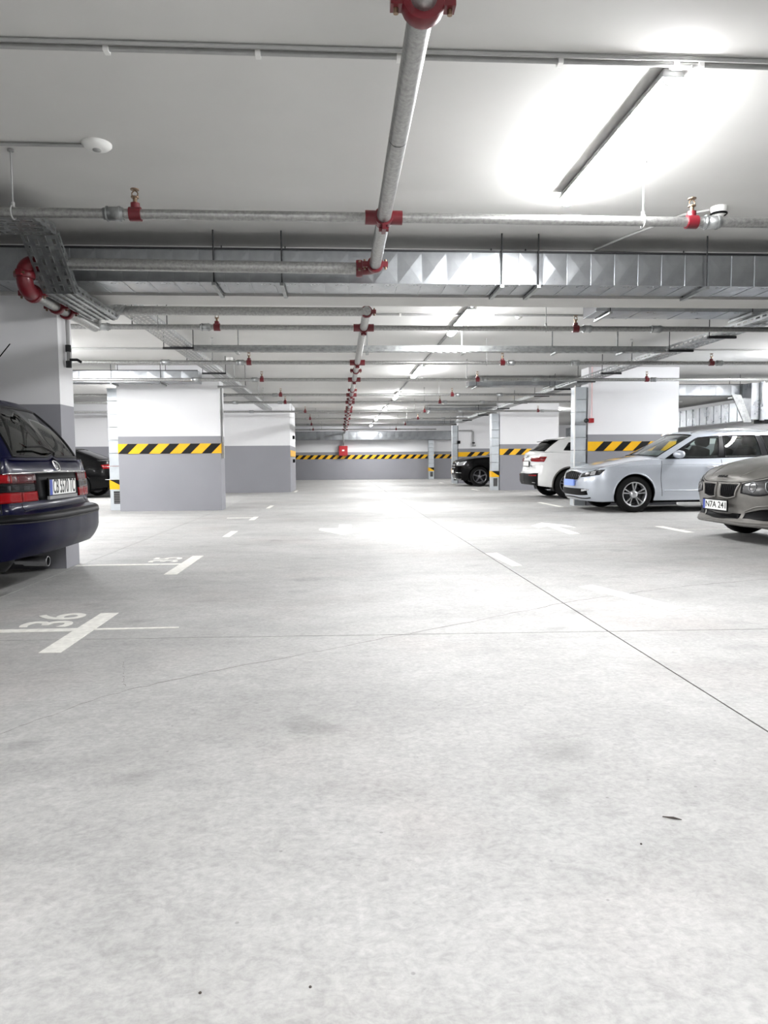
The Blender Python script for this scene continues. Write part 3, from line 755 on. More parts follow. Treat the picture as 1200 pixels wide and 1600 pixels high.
conduit('ceiling_conduit', [(1.60, 3.46, CEIL - .02), (1.70, 3.30 + .13, CEIL - .02)], .012, 'short curved feed conduit at the near end of the nearest strip light', mat='white_plastic')
t = thing('light_track', (1.58, 20, CEIL), 'straight conduit linking the strip lights beyond the beam', 'conduit')
for k in range(7):
    ya, yb = (6.8 if k == 0 else 3.45 + 5.22 * k + LL + .01), 3.45 + 5.22 * (k + 1) - .01
    if k == 0: yb = 3.45 + 5.22 - .01
    if k == 6: yb = 37.0
    b = MB(); b.tube([(1.62, ya, CEIL - .022), (1.62, yb, CEIL - .022)], .018, 8); b.build('tube', 'grey_plastic', t)
for k, y in enumerate((7.6, 10.9, 17.2)): lamp(-4.9, y, ('first', 'second', 'third')[k] + ' strip light over the left bays, counted from the viewer')
for k, y in enumerate((11.0, 18.2, 25.4, 32.5)): lamp(7.95, y, ('first', 'second', 'third', 'fourth')[k] + ' strip light over the right bays, counted from the viewer')
for k, y in enumerate((8.0, 12.4, 18.0)): lamp(-8.2, y, ('first', 'second', 'third')[k] + ' added unseen strip light by the left outer wall, counted from the viewer')  # extra row added out of view to brighten the space beyond the beam
for k, y in enumerate((9.4, 13.4)): lamp(10.9, y, ('nearer', 'farther')[k] + ' added unseen strip light by the right outer wall')  # extra pair added out of frame, more fill for the right side

# ------------------------------------------------------------------ cars
def pchip(kn):
    xs_ = [k[0] for k in kn]; ys_ = [k[1] for k in kn]; n = len(kn)
    h = [xs_[i + 1] - xs_[i] for i in range(n - 1)]; d = [(ys_[i + 1] - ys_[i]) / h[i] for i in range(n - 1)]
    mm = [0.0] * n
    mm[0] = d[0]; mm[-1] = d[-1]
    for i in range(1, n - 1):
        if d[i - 1] * d[i] > 0:
            w1 = 2 * h[i] + h[i - 1]; w2 = h[i] + 2 * h[i - 1]
            mm[i] = (w1 + w2) / (w1 / d[i - 1] + w2 / d[i])
    def f(x):
        if x <= xs_[0]: return ys_[0]
        if x >= xs_[-1]: return ys_[-1]
        i = 0
        while x > xs_[i + 1]: i += 1
        t = (x - xs_[i]) / h[i]
        return ((1 + 2 * t) * (1 - t) ** 2 * ys_[i] + t * (1 - t) ** 2 * h[i] * mm[i] + t * t * (3 - 2 * t) * ys_[i + 1] + t * t * (t - 1) * h[i] * mm[i + 1])
    return f
def catmull(pts, n):
    """n+1 points evenly spaced along a smooth curve through pts (any dimension)"""
    P = [Vector(p) for p in pts]; dense = []
    if len(P) == 2: dense = [P[0].lerp(P[1], k / 40) for k in range(41)]
    else:
        for i in range(len(P) - 1):
            p1, p2 = P[i], P[i + 1]
            p0 = P[i - 1] if i else p1 * 2 - p2
            p3 = P[i + 2] if i + 2 < len(P) else p2 * 2 - p1
            L_ = (p2 - p1).length; m1 = (p2 - p0) / max(1e-6, (p2 - p1).length + (p1 - p0).length) * L_; m2 = (p3 - p1) / max(1e-6, (p3 - p2).length + (p2 - p1).length) * L_
            for k in range(30):
                t = k / 30
                dense.append(p1 * (2 * t ** 3 - 3 * t * t + 1) + m1 * (t ** 3 - 2 * t * t + t) + p2 * (-2 * t ** 3 + 3 * t * t) + m2 * (t ** 3 - t * t))
        dense.append(P[-1])
    acc = [0]
    for i in range(1, len(dense)): acc.append(acc[-1] + (dense[i] - dense[i - 1]).length)
    out = []; j = 0
    for k in range(n + 1):
        s_ = acc[-1] * k / n
        while j < len(acc) - 2 and acc[j + 1] < s_: j += 1
        t = (s_ - acc[j]) / max(1e-9, acc[j + 1] - acc[j]); out.append(dense[j].lerp(dense[j + 1], min(1, t)))
    return out
def bypillar(P, n):
    """like catmull but with the same number of steps between neighbouring pillars"""
    k = len(P) - 1; dense = catmull(P, 400); out = []
    acc = [min(range(401), key=lambda i: (dense[i] - p).length) for p in P]
    for i in range(n + 1):
        f = i / n * k; a = min(k - 1, int(f)); t = acc[a] + (acc[a + 1] - acc[a]) * (f - a)
        j = min(399, int(t)); out.append(dense[j].lerp(dense[j + 1], t - j))
    return out
def bm_to_obj(bm, name, mats, parent, sharp=35):
    bmesh.ops.recalc_face_normals(bm, faces=bm.faces)
    for f in bm.faces: f.smooth = True
    for e in bm.edges:
        if len(e.link_faces) == 2 and e.calc_face_angle(0) > R(sharp): e.smooth = False
    me = bpy.data.meshes.new(name); bm.to_mesh(me)
    for mm in mats: me.materials.append(MATS[mm])
    o = link(bpy.data.objects.new(name, me)); o.parent = parent
    return o

class Car:
    def __init__(s, name, loc, rotz, label, sp):
        s.sp = sp; s.root = thing(name, loc, label, 'car', rotz=rotz); ORG[s.root.name] = Vector((0, 0, 0))
        s.L = sp['L']; s.lower(); s.cabin(); s.wheels()
    def lower(s):
        sp = s.sp; L = s.L
        zs, zc, zb = pchip(sp['edge']), pchip(sp['centre']), pchip(sp['under'])
        pf, ps, pr = pchip(sp['nose']), pchip(sp['side']), pchip(sp['tail'])
        N = 190; M = 26; Q = 14
        out = catmull([Vector((x, y, 0)) for x, y in sp['plan']], N)
        out[0].y = 0; out[-1].y = 0
        nor = []
        for i in range(N + 1):
            d = (out[min(N, i + 1)] - out[max(0, i - 1)])
            if i == 0 or i == N: d = Vector((0, 1 if i == 0 else -1, 0))
            d.normalize(); nor.append(Vector((-d.y, d.x, 0)))
        bm = bmesh.new(); grid = []
        for i in range(N + 1):
            p, n_ = out[i], nor[i]; row = []
            wf, wr = max(0, -n_.x) ** 2, max(0, n_.x) ** 2; ws = 1 - wf - wr
            for j in range(M + 1):
                t = j / M; z = zb(p.x) + t * (zs(p.x) - zb(p.x))
                off = wf * pf(z) + wr * pr(z) + ws * ps(z)
                q = p - n_ * off; row.append(Vector((q.x, 0 if i in (0, N) else max(q.y, 0.001), z)))
            grid.append(row)
        V = {}
        def vert(i, j, sg):
            k = (i, j, sg if i not in (0, N) else 1)
            if k not in V: g = grid[i][j]; V[k] = bm.verts.new((g.x, g.y * sg, g.z))
            return V[k]
        xe0, xe1 = grid[0][M].x, grid[N][M].x
        s.edge_top = [grid[i][M] for i in range(N + 1)]
        s.zs, s.zc = zs, zc
        crown = sp.get('crown', 2.2)
        for sg in (1, -1):
            for i in range(N):
                for j in range(M):
                    bm.faces.new((vert(i, j, sg), vert(i + 1, j, sg), vert(i + 1, j + 1, sg), vert(i, j + 1, sg)))
            # upper cap
            C = {}
            def cv(i, v):
                if v == 0 or i in (0, N): return vert(i, M, sg)
                if (i, v) not in C:
                    g = grid[i][M]; t = v / Q
                    if v == Q: y = 0
                    else: y = g.y * (1 - t)
                    z = g.z + (s.capc(g.x) - g.z) * (1 - (1 - t) ** crown)
                    C[(i, v)] = bm.verts.new((g.x, y * sg, z))
                return C[(i, v)]
            for i in range(N):
                for v in range(Q):
                    q = []
                    for w_ in (cv(i, v), cv(i, v + 1), cv(i + 1, v + 1), cv(i + 1, v)):
                        if w_ not in q: q.append(w_)
                    if len(q) >= 3:
                        try: bm.faces.new(q)
                        except ValueError: pass
        bmesh.ops.remove_doubles(bm, verts=bm.verts, dist=0.0004)
        bmesh.ops.recalc_face_normals(bm, faces=bm.faces)
        s.bvh_full = BVHTree.FromBMesh(bm)
        # wheel arches
        ra, zr = sp['arch'], sp['zr']
        kill = []
        for f in bm.faces:
            c = f.calc_center_median()
            if abs(f.normal.y) < .35 and abs(c.y) < sp['hw'] * .7: continue
            if abs(c.y) < .45: continue
            for xa in sp['axles']:
                if math.hypot(c.x - xa, c.z - zr) < ra: kill.append(f)
        bmesh.ops.delete(bm, geom=list(set(kill)), context='FACES')
        for v in bm.verts:
            if not v.is_boundary: continue
            for xa in sp['axles']:
                dx, dz = v.co.x - xa, v.co.z - zr; d = math.hypot(dx, dz)
                if abs(d - ra) < .045 and abs(v.co.y) > .4 and d > 1e-6:
                    zz = zb(v.co.x)
                    if v.co.z <= zz + .004:
                        v.co.x = xa + math.copysign(math.sqrt(max(0, ra * ra - dz * dz)), dx)
                    else:
                        v.co.x = xa + dx / d * ra; v.co.z = zr + dz / d * ra
        # dark floor inside the cabin zone and two-tone lower trim
        cx0, cx1 = sp['cab_x']
        lt = sp.get('trim_z')
        for f in bm.faces:
            c = f.calc_center_median()
            if f.normal.z > .75 and cx0 < c.x < cx1 and abs(c.y) < sp['hw'] - .13: f.material_index = 1
            if lt and c.z < lt(c.x, abs(c.y)): f.material_index = 2
        s.body = bm_to_obj(bm, 'body', [sp['paint'], 'interior', sp.get('trim', 'trim_black')], s.root)
        bm.free()
        # underbody and arch liners
        b = MB(); hw = sp['hw']
        b.box(.35, L - .75, -hw + .16, hw - .16, sp['zu'], sp['zu'] + .04)
        b.build('underbody', 'black_plastic', s.root)
        for xa in sp['axles']:
            for sg in (-1, 1):
                b = MB(); vs = []; fs = []; n = 22
                for k in range(n + 1):
                    a = R(-25) + R(230) * k / n
                    for yy in (hw - .045, hw - .33): vs.append((xa + math.cos(a) * (ra + .004), sg * yy, zr + math.sin(a) * (ra + .004)))
                for k in range(n): fs.append((2 * k, 2 * k + 1, 2 * k + 3, 2 * k + 2))
                b.add(vs, fs, True)
                c0 = len(vs); b.add([vs[2 * k + 1] for k in range(n + 1)], [tuple(range(n + 1))])
                b.build('arch_liner', 'black_plastic', s.root)
                # arch lip following the body side
                pts = []
                for k in range(41):
                    a = R(-14) + R(208) * k / 40; x, z = xa + math.cos(a) * (ra + .012), zr + math.sin(a) * (ra + .012)
                    h = s.bvh_full.ray_cast(Vector((x, sg * 3, z)), Vector((0, -sg, 0)))
                    if h[0]: pts.append(h[0] + Vector((0, sg * -.004, 0)))
                if len(pts) > 3:
                    b = MB(); b.tube(pts, sp.get('lip_r', .012), 8); b.build('arch_lip', sp.get('lip', sp['paint']), s.root)
    def capc(s, x): return max(s.zc(x), s.zs(x))
    def capz(s, x, y):
        best = min(s.edge_top, key=lambda g: abs(g.x - x) + (10 if g.y < .05 else 0))
        t = 1 - min(1, abs(y) / max(best.y, .05)); zz = s.zs(x)
        return zz + (s.capc(x) - zz) * (1 - (1 - t) ** s.sp.get('crown', 2.2))
    def cabin(s):
        sp = s.sp; g = sp['cabin']; nf, ns, nr, M, Q = 16, 64, 18, 16, 14
        base = []; top = []
        for key, n in (('f', nf), ('s', ns), ('r', nr)):
            B = [Vector((x, y, s.capz(x, y) - .012)) for x, y in g['base_' + key]]
            T = [Vector(p) for p in g['top_' + key]]
            cb, ct = (catmull(B, n), catmull(T, n)) if key != 's' else (bypillar(B, n), bypillar(T, n))
            for k in range(n + 1):
                cb[k].z = s.capz(cb[k].x, cb[k].y) - .012
            st = 0 if not base else 1
            base += cb[st:]; top += ct[st:]
        n = nf + ns + nr; bulge = g.get('bulge', .02)
        bm = bmesh.new(); V = {}
        def pos(i, j):
            t = j / M; p = base[i].lerp(top[i], t)
            side = 1 if nf < i < nf + ns else .5
            dy = bulge * 4 * t * (1 - t) * side
            if i in (0, n): p.y = 0
            else: p.y += dy
            if i <= nf: p.x -= g.get('bulge_f', .02) * 4 * t * (1 - t)
            if i >= nf + ns: p.x += g.get('bulge_r', .03) * 4 * t * (1 - t)
            return p
        s.cpos = pos
        def vert(i, j, sg):
            k = (i, j, sg if i not in (0, n) else 1)
            if k not in V: p = pos(i, j); V[k] = bm.verts.new((p.x, p.y * sg, p.z))
            return V[k]
        wins = g['windows']      # (name, i0, i1, j0, j1, glass, both) in cells
        def fr(seg, f): return {'f': round(f * nf), 's': nf + round(f * ns), 'r': nf + ns + round(f * nr)}[seg]
        W = [(nm, fr(sg_, a), fr(sg_, b_), round(c * M), round(d * M), gl) for nm, sg_, a, b_, c, d, gl in wins]
        blacks = [(fr(sg_, a), fr(sg_, b_), round(c * M), round(d * M)) for sg_, a, b_, c, d in g.get('black', [])]
        for sg in (1, -1):
            for i in range(n):
                for j in range(M):
                    if any(i0 <= i < i1 and j0 <= j < j1 for _, i0, i1, j0, j1, _g in W): continue
                    f = bm.faces.new((vert(i, j, sg), vert(i + 1, j, sg), vert(i + 1, j + 1, sg), vert(i, j + 1, sg)))
                    if any(i0 <= i < i1 and j0 <= j < j1 for i0, i1, j0, j1 in blacks): f.material_index = 1
            C = {}
            def cv(i, v):
                if v == 0 or i in (0, n): return vert(i, M, sg)
                if (i, v) not in C:
                    p = pos(i, M); t = v / Q
                    z = p.z + (g['roof'](p.x) - p.z) * (1 - (1 - t) ** 2.4) if g['roof'](p.x) > p.z else p.z
                    C[(i, v)] = bm.verts.new((p.x, 0 if v == Q else p.y * (1 - t) * sg, z))
                return C[(i, v)]
            for i in range(n):
                for v in range(Q):
                    q = []
                    for w_ in (cv(i, v), cv(i, v + 1), cv(i + 1, v + 1), cv(i + 1, v)):
                        if w_ not in q: q.append(w_)
                    if len(q) >= 3:
                        try: bm.faces.new(q)
                        except ValueError: pass
        bmesh.ops.remove_doubles(bm, verts=bm.verts, dist=0.0004)
        s.bvh_cab = None
        s.cab = bm_to_obj(bm, 'cabin', [sp['paint'], 'trim_black'], s.root, 40)
        bm.free()
        for nm, i0, i1, j0, j1, gl in W:
            full = (i0 == 0 or i1 == n)
            for sg in ((1,) if full else (1, -1)):
                b = MB(); vs = []; fs = []
                if full:
                    idx = [(k, -1) for k in range(i1, i0, -1)] + [(k, 1) for k in range(i0, i1 + 1)] if i0 == 0 else [(k, 1) for k in range(i0, i1 + 1)] + [(k, -1) for k in range(i1 - 1, i0 - 1, -1)]
                else: idx = [(k, sg) for k in range(i0, i1 + 1)]
                w_ = len(idx)
                for j in range(j0, j1 + 1):
                    for (k, q) in idx: p = pos(k, j); vs.append((p.x, p.y * q, p.z))
                for j in range(j1 - j0):
                    for k in range(w_ - 1): fs.append((j * w_ + k, j * w_ + k + 1, (j + 1) * w_ + k + 1, (j + 1) * w_ + k))
                b.add(vs, fs, True); win = b.build(nm, gl, s.root)
                # rubber frame
                ring = [vs[k] for k in range(w_)] + [vs[j * w_ + w_ - 1] for j in range(1, j1 - j0 + 1)] + [vs[(j1 - j0) * w_ + k] for k in range(w_ - 2, -1, -1)] + [vs[j * w_] for j in range(j1 - j0 - 1, -1, -1)]
                f = MB(); f.tube(ring, .011, 6, False); f.build('window_seal', 'trim_black', win)
        # seats
        for (x, y, z) in g.get('seats', []):
            b = MB(); b.tube([(x + .00, y, z - .25), (x + .05, y, z + .0), (x + .14, y, z + .30)], [.22, .24, .16], 12)
            seat = b.build('seat', 'interior', s.root)
            b = MB(); b.tube([(x + .15, y, z + .33), (x + .16, y, z + .38), (x + .18, y, z + .50), (x + .185, y, z + .53)], [.09, .13, .12, .07], 12)
            b.build('headrest', 'interior', seat)
    def wheels(s):
        sp = s.sp; wr, rim, wd = sp['zr'], sp['rim'], .205
        prof = [(rim, -wd / 2 + .01), (rim + .02, -wd / 2), (wr - .03, -wd / 2 + .004), (wr - .008, -wd / 2 + .022), (wr, -wd / 2 + .05), (wr, wd / 2 - .05), (wr - .008, wd / 2 - .022), (wr - .03, wd / 2 - .004), (rim + .02, wd / 2), (rim, wd / 2 - .01)]
        b = MB(); b.lathe(prof, (0, 0, 0), 'y', 40); tm = b.mesh('wheel', 'tyre')
        # rim: outward face is local -y
        b = MB()
        b.lathe([(rim + .004, -wd / 2 + .004), (rim - .008, -wd / 2 + .002), (rim - .018, -wd / 2 + .014), (rim - .028, 0), (rim - .028, wd / 2 - .01), (rim, wd / 2 - .01)], (0, 0, 0), 'y', 40)
        nsp = sp.get('spokes', 5); dbl = sp.get('double', True)
        for k in range(nsp):
            for da in ((-.19, .19) if dbl else (0,)):
                a = 2 * PI * k / nsp + PI / 2; a2 = a + da
                p0 = Vector((math.cos(a + da * .35) * .05, 0, math.sin(a + da * .35) * .05)); p1 = Vector((math.cos(a2) * (rim - .012), 0, math.sin(a2) * (rim - .012)))
                d = (p1 - p0).normalized(); x = Vector((-d.z, 0, d.x)); w0, w1 = (.010, .015) if dbl else (.028, .032)
                y0, y1 = -wd / 2 + .028, -wd / 2 + .012
                vs = []
                for (p, w_, yy) in ((p0, w0, y0), (p1, w1, y1)):
                    for (ss, dy) in ((-1, .03), (-.7, 0), (.7, 0), (1, .03)): q = p + x * w_ * ss; vs.append((q.x, yy + dy, q.z))
                b.add(vs, [(0, 1, 5, 4), (1, 2, 6, 5), (2, 3, 7, 6), (4, 5, 6, 7), (3, 2, 1, 0)])
        b.lathe([(.0005, -wd / 2 + .016), (.035, -wd / 2 + .016), (.065, -wd / 2 + .03), (.075, -wd / 2 + .06)], (0, 0, 0), 'y', 20)
        rm = b.mesh('rim', sp.get('rim_mat', 'alloy'))
        b = MB(); b.lathe([(.0005, -.01), (rim - .06, -.01), (rim - .055, .02)], (0, 0, 0), 'y', 28); dm = b.mesh('brake_disc', 'dark_steel')
        for xa in sp['axles']:
            for sg in (-1, 1):
                w_ = inst('wheel', tm, s.root, (xa, sg * (sp['hw'] - wd / 2 - sp.get('wheel_in', .02)), wr), (0, 0, 0 if sg < 0 else PI))
                for nm, me in (('rim', rm), ('brake_disc', dm)):
                    o = link(bpy.data.objects.new(nm, me)); o.parent = w_
    # --- details laid onto the body surface
    def snap(s, p, off):
        h = s.bvh_full.find_nearest(Vector(p))
        return h[0] + h[1] * off if h[0] else Vector(p)
    def patch(s, name, top, bot, mat, off=.006, n=10, m_=6, both=False, parent=None, thick=.012, lab=None):
        """sheet following the body between two edges given as approximate 3d points"""
        res = []
        for sg in ((1, -1) if both else (1,)):
            fl = lambda pts: [Vector((p[0], p[1] * sg, p[2])) for p in pts]
            T, Bq = catmull(fl(top), n), catmull(fl(bot), n)
            b = MB(); vs = []; fs = []; w_ = n + 1
            for layer in (off, off - thick):
                for j in range(m_ + 1):
                    for k in range(w_): vs.append(s.snap(T[k].lerp(Bq[k], j / m_), layer))
            A = (m_ + 1) * w_
            for j in range(m_):
                for k in range(n):
                    fs.append((j * w_ + k, j * w_ + k + 1, (j + 1) * w_ + k + 1, (j + 1) * w_ + k))
            b.add(vs, fs, True)
            sk = []
            for k in range(n):
                sk.append((k, k + 1, A + k + 1, A + k)); q = m_ * w_ + k; sk.append((q, q + 1, A + q + 1, A + q))
            for j in range(m_):
                q = j * w_; sk.append((q, q + w_, A + q + w_, A + q)); q = j * w_ + n; sk.append((q, q + w_, A + q + w_, A + q))
            base = len(b.v) - len(vs)
            for f in sk: b.f.append(tuple(i + base for i in f)); b.mi.append(0); b.sm.append(False)
            o = b.build(name, mat, parent or s.root)
            if lab: o['label'] = lab
            res.append(o)
        return res[0] if len(res) == 1 else res
    def line(s, name, pts, r=.004, mat='trim_black', both=True, n=24, off=0.0):
        for sg in ((1, -1) if both else (1,)):
            P = [s.snap((p[0], p[1] * sg, p[2]), off) for p in catmull([Vector(q) for q in pts], n)]
            b = MB(); b.tube(P, r, 6); b.build(name, mat, s.root)
    def solid(s, name, mat, fn, both=False, parent=None):
        for sg in ((1, -1) if both else (1,)):
            b = MB(); fn(b, sg); o = b.build(name, mat, parent or s.root)
        return o
    def plate(s, x, y, z, w_, h, txt, facing, tilt=0, band=True, mat='plate_white', frame='black_plastic', ts=None):
        """facing -1 looks to the car's front, +1 to the rear"""
        holder = bpy.data.objects.new('license_plate', None)
        b = MB(); b.box(-w_ / 2 - .012, w_ / 2 + .012, .0, .012, -h / 2 - .014, h / 2 + .012)
        me = b.mesh('license_plate', frame)
        o = link(bpy.data.objects.new('license_plate', me)); o.parent = s.root
        o.location = (x, y, z); o.rotation_euler = (R(tilt), 0, PI / 2 if facing > 0 else -PI / 2)
        bpy.data.objects.remove(holder)
        b = MB(); b.box(-w_ / 2, w_ / 2, -.003, .001, -h / 2, h / 2); p = link(bpy.data.objects.new('plate_face', b.mesh('plate_face', mat))); p.parent = o
        if band:
            b = MB(); b.box(-w_ / 2, -w_ / 2 + .045, -.0045, -.002, -h / 2, h / 2); q = link(bpy.data.objects.new('blue_band', b.mesh('blue_band', 'plate_blue'))); q.parent = o
        if txt:
            me = text_mesh(txt, ts or h * .95, 'ink', 'plate_lettering', .0008, .0012)
            xs_ = [v.co.x for v in me.vertices]; tw = max(xs_) - min(xs_); mid = (max(xs_) + min(xs_)) / 2; k = (w_ - .075) / tw
            for v in me.vertices: v.co.x = (v.co.x - mid) * k
            q = link(bpy.data.objects.new('plate_lettering', me)); q.parent = o
            q.location = (.022 if band else 0, -.004, 0); q.rotation_euler = (PI / 2, 0, 0)
        return o

FLAT = [(0, 0), (1.5, 0)]
# ---- silver estate (front towards the lane, right bays)
def k0(*a): return list(a)
oct_spec = dict(L=4.67, hw=.905, paint='paint_silver', axles=(.87, 3.55), zr=.322, rim=.218, arch=.362, zu=.17, spokes=5, double=True,
    plan=[(0, 0), (.015, .35), (.07, .62), (.20, .79), (.45, .872), (.9, .90), (2.2, .905), (3.6, .90), (4.3, .86), (4.55, .72), (4.65, .4), (4.67, 0)],
    edge=[(0, .70), (.12, .735), (.4, .81), (.9, .90), (1.25, .935), (2.2, .945), (3.5, .975), (4.3, .98), (4.67, .93)],
    centre=[(0, .73), (.15, .80), (.5, .895), (1.0, .985), (1.3, 1.02), (4.67, 1.0)],
    under=[(0, .20), (.3, .19), (.6, .20), (1.3, .21), (3.2, .22), (4.1, .25), (4.67, .32)],
    nose=[(.15, .13), (.22, .06), (.30, .015), (.40, .0), (.52, .0), (.62, .015), (.72, .06), (.85, .14), (1.0, .2)],
    side=[(.15, .10), (.22, .055), (.28, .04), (.36, .012), (.46, .004), (.58, 0.0), (.70, .008), (.80, .018), (.90, .05), (.98, .075)],
    tail=[(.25, .08), (.35, .0), (.6, .0), (.75, .07), (1.0, .10)],
    cab_x=(1.35, 4.4),
    cabin=dict(
        base_f=[(1.13, 0), (1.18, .40), (1.30, .70), (1.42, .80)], base_s=[(1.42, .80), (2.46, .83), (3.28, .825), (4.25, .76)], base_r=[(4.25, .76), (4.50, .55), (4.56, 0)],
        top_f=[(2.02, 0, 1.425), (2.04, .35, 1.415), (2.12, .50, 1.395), (2.20, .57, 1.372)], top_s=[(2.20, .57, 1.372), (2.53, .60, 1.408), (3.22, .60, 1.412), (4.0, .56, 1.375)], top_r=[(4.0, .56, 1.375), (4.18, .40, 1.385), (4.24, 0, 1.40)],
        bulge=.035, roof=pchip([(1.8, 1.425), (2.3, 1.46), (3.0, 1.465), (3.8, 1.43), (4.3, 1.40)]),
        windows=[('windscreen', 'f', 0, .82, .06, .94, 'glass_clear'), ('side_window', 's', .015, .315, .06, .88, 'glass_clear'), ('side_window', 's', .36, .64, .06, .88, 'glass_clear'), ('side_window', 's', .69, .92, .08, .85, 'glass_dark'), ('rear_window', 'r', .3, 1, .2, .9, 'glass_dark')],
        black=[('s', 0, .92, 0, .9)],
        seats=[(2.18, -.36, .84), (2.18, .36, .84), (3.05, -.38, .84), (3.05, .38, .84)]))
c = Car('estate_car', (4.335, 13.12, 0), 0, 'silver estate car parked nose out beside the taped pillar', oct_spec)
c.patch('grille', [(.02, -.44, .715), (-.02, 0, .735), (.02, .44, .715)], [(.0, -.36, .585), (-.02, 0, .57), (.0, .36, .585)], 'black_plastic', .004, 16)
c.line('grille_frame', [(.02, -.45, .715), (0, -.37, .58), (-.02, 0, .563), (0, .37, .58), (.02, .45, .715)], .010, 'chrome', False, 40, .006)
c.line('grille_frame', [(.02, -.45, .72), (-.02, 0, .742), (.02, .45, .72)], .010, 'chrome', False, 30, .006)
for y in (-.3, -.2, -.1, 0, .1, .2, .3): c.line('grille_bar', [(0, y, .72), (0, y, .585)], .006, 'trim_black', False, 8, .01)
c.patch('headlight', [(.02, .47, .715), (.12, .66, .735), (.36, .83, .765)], [(.04, .44, .62), (.11, .64, .635), (.26, .80, .665)], 'light_smoke', .006, 14, 6, True)
c.patch('headlight_lens', [(.16, .69, .725), (.22, .76, .74)], [(.14, .68, .655), (.20, .75, .665)], 'light_clear', .010, 6, 5, True)
c.patch('lower_intake', [(.05, -.66, .42), (0, 0, .42), (.05, .66, .42)], [(.06, -.68, .30), (0, 0, .29), (.06, .68, .30)], 'black_plastic', .004, 18)
c.patch('fog_light', [(.08, .50, .41), (.12, .67, .425)], [(.08, .50, .375), (.12, .67, .39)], 'light_clear', .010, 6, 3, True)
c.line('chin_strip', [(.12, -.70, .245), (0, 0, .235), (.12, .70, .245)], .012, 'trim_black', False, 30)
c.solid('license_plate', 'plate_cover', lambda b, sg: (b.box(-.035, -.012, -.265, .265, .465, .58), b.box(-.012, .03, -.24, .24, .48, .57)))
c.line('bonnet_seam', [(.06, -.40, .76), (.30, -.72, .80), (.8, -.80, .90), (1.2, -.82, .94)], .003)
c.line('door_seam', [(1.36, .9, .93), (1.33, .9, .6), (1.37, .9, .28)], .004)
c.line('door_seam', [(2.45, .9, .95), (2.45, .9, .6), (2.45, .9, .28)], .004)
c.line('door_seam', [(3.36, .9, .97), (3.25, .9, .7), (3.08, .9, .4)], .004)
c.line('sill_strip', [(1.4, .9, .385), (2.2, .9, .385), (3.1, .9, .385)], .012, 'paint_silver')
c.line('shoulder_line', [(.5, .88, .80), (1.3, .9, .855), (2.3, .9, .86), (3.4, .9, .87)], .004, 'paint_silver')
for xh in (2.28, 3.18):
    c.solid('door_handle', 'chrome', lambda b, sg: b.tube([(xh - .11, sg * .885, .80), (xh - .09, sg * .925, .803), (xh + .07, sg * .925, .806), (xh + .10, sg * .885, .805)], .013, 8), True)
def mirror(car, x, y, z, paint):
    for sg in (1, -1):
        b = MB(); b.tube([(x + .02, sg * (y - .10), z - .05), (x + .02, sg * (y + .02), z - .04)], .018, 8); m0 = b.build('mirror', 'trim_black', car.root)
        b = MB(); b.tube([(x - .02, sg * (y - .02), z + .01), (x - .03, sg * (y + .03), z + .02), (x - .02, sg * (y + .12), z + .025), (x + .01, sg * (y + .19), z + .02), (x + .02, sg * (y + .22), z + .01)], [.03, .062, .072, .058, .02], 14)
        b.build('mirror_cap', paint, m0)
mirror(c, 1.66, .81, 1.0, 'paint_silver')
c.solid('roof_rail', 'chrome', lambda b, sg: b.tube([(2.02, sg * .585, 1.405), (2.12, sg * .60, 1.445), (2.6, sg * .615, 1.47), (3.3, sg * .61, 1.465), (3.95, sg * .575, 1.425), (4.05, sg * .56, 1.39)], .014, 8), True)
c.solid('steering_wheel', 'interior', lambda b, sg: b.tube([(1.80 + .06 * math.sin(a * PI / 8), -.36 + .18 * math.cos(a * PI / 8), .98 + .17 * math.sin(a * PI / 8)) for a in range(17)], .015, 6, False))

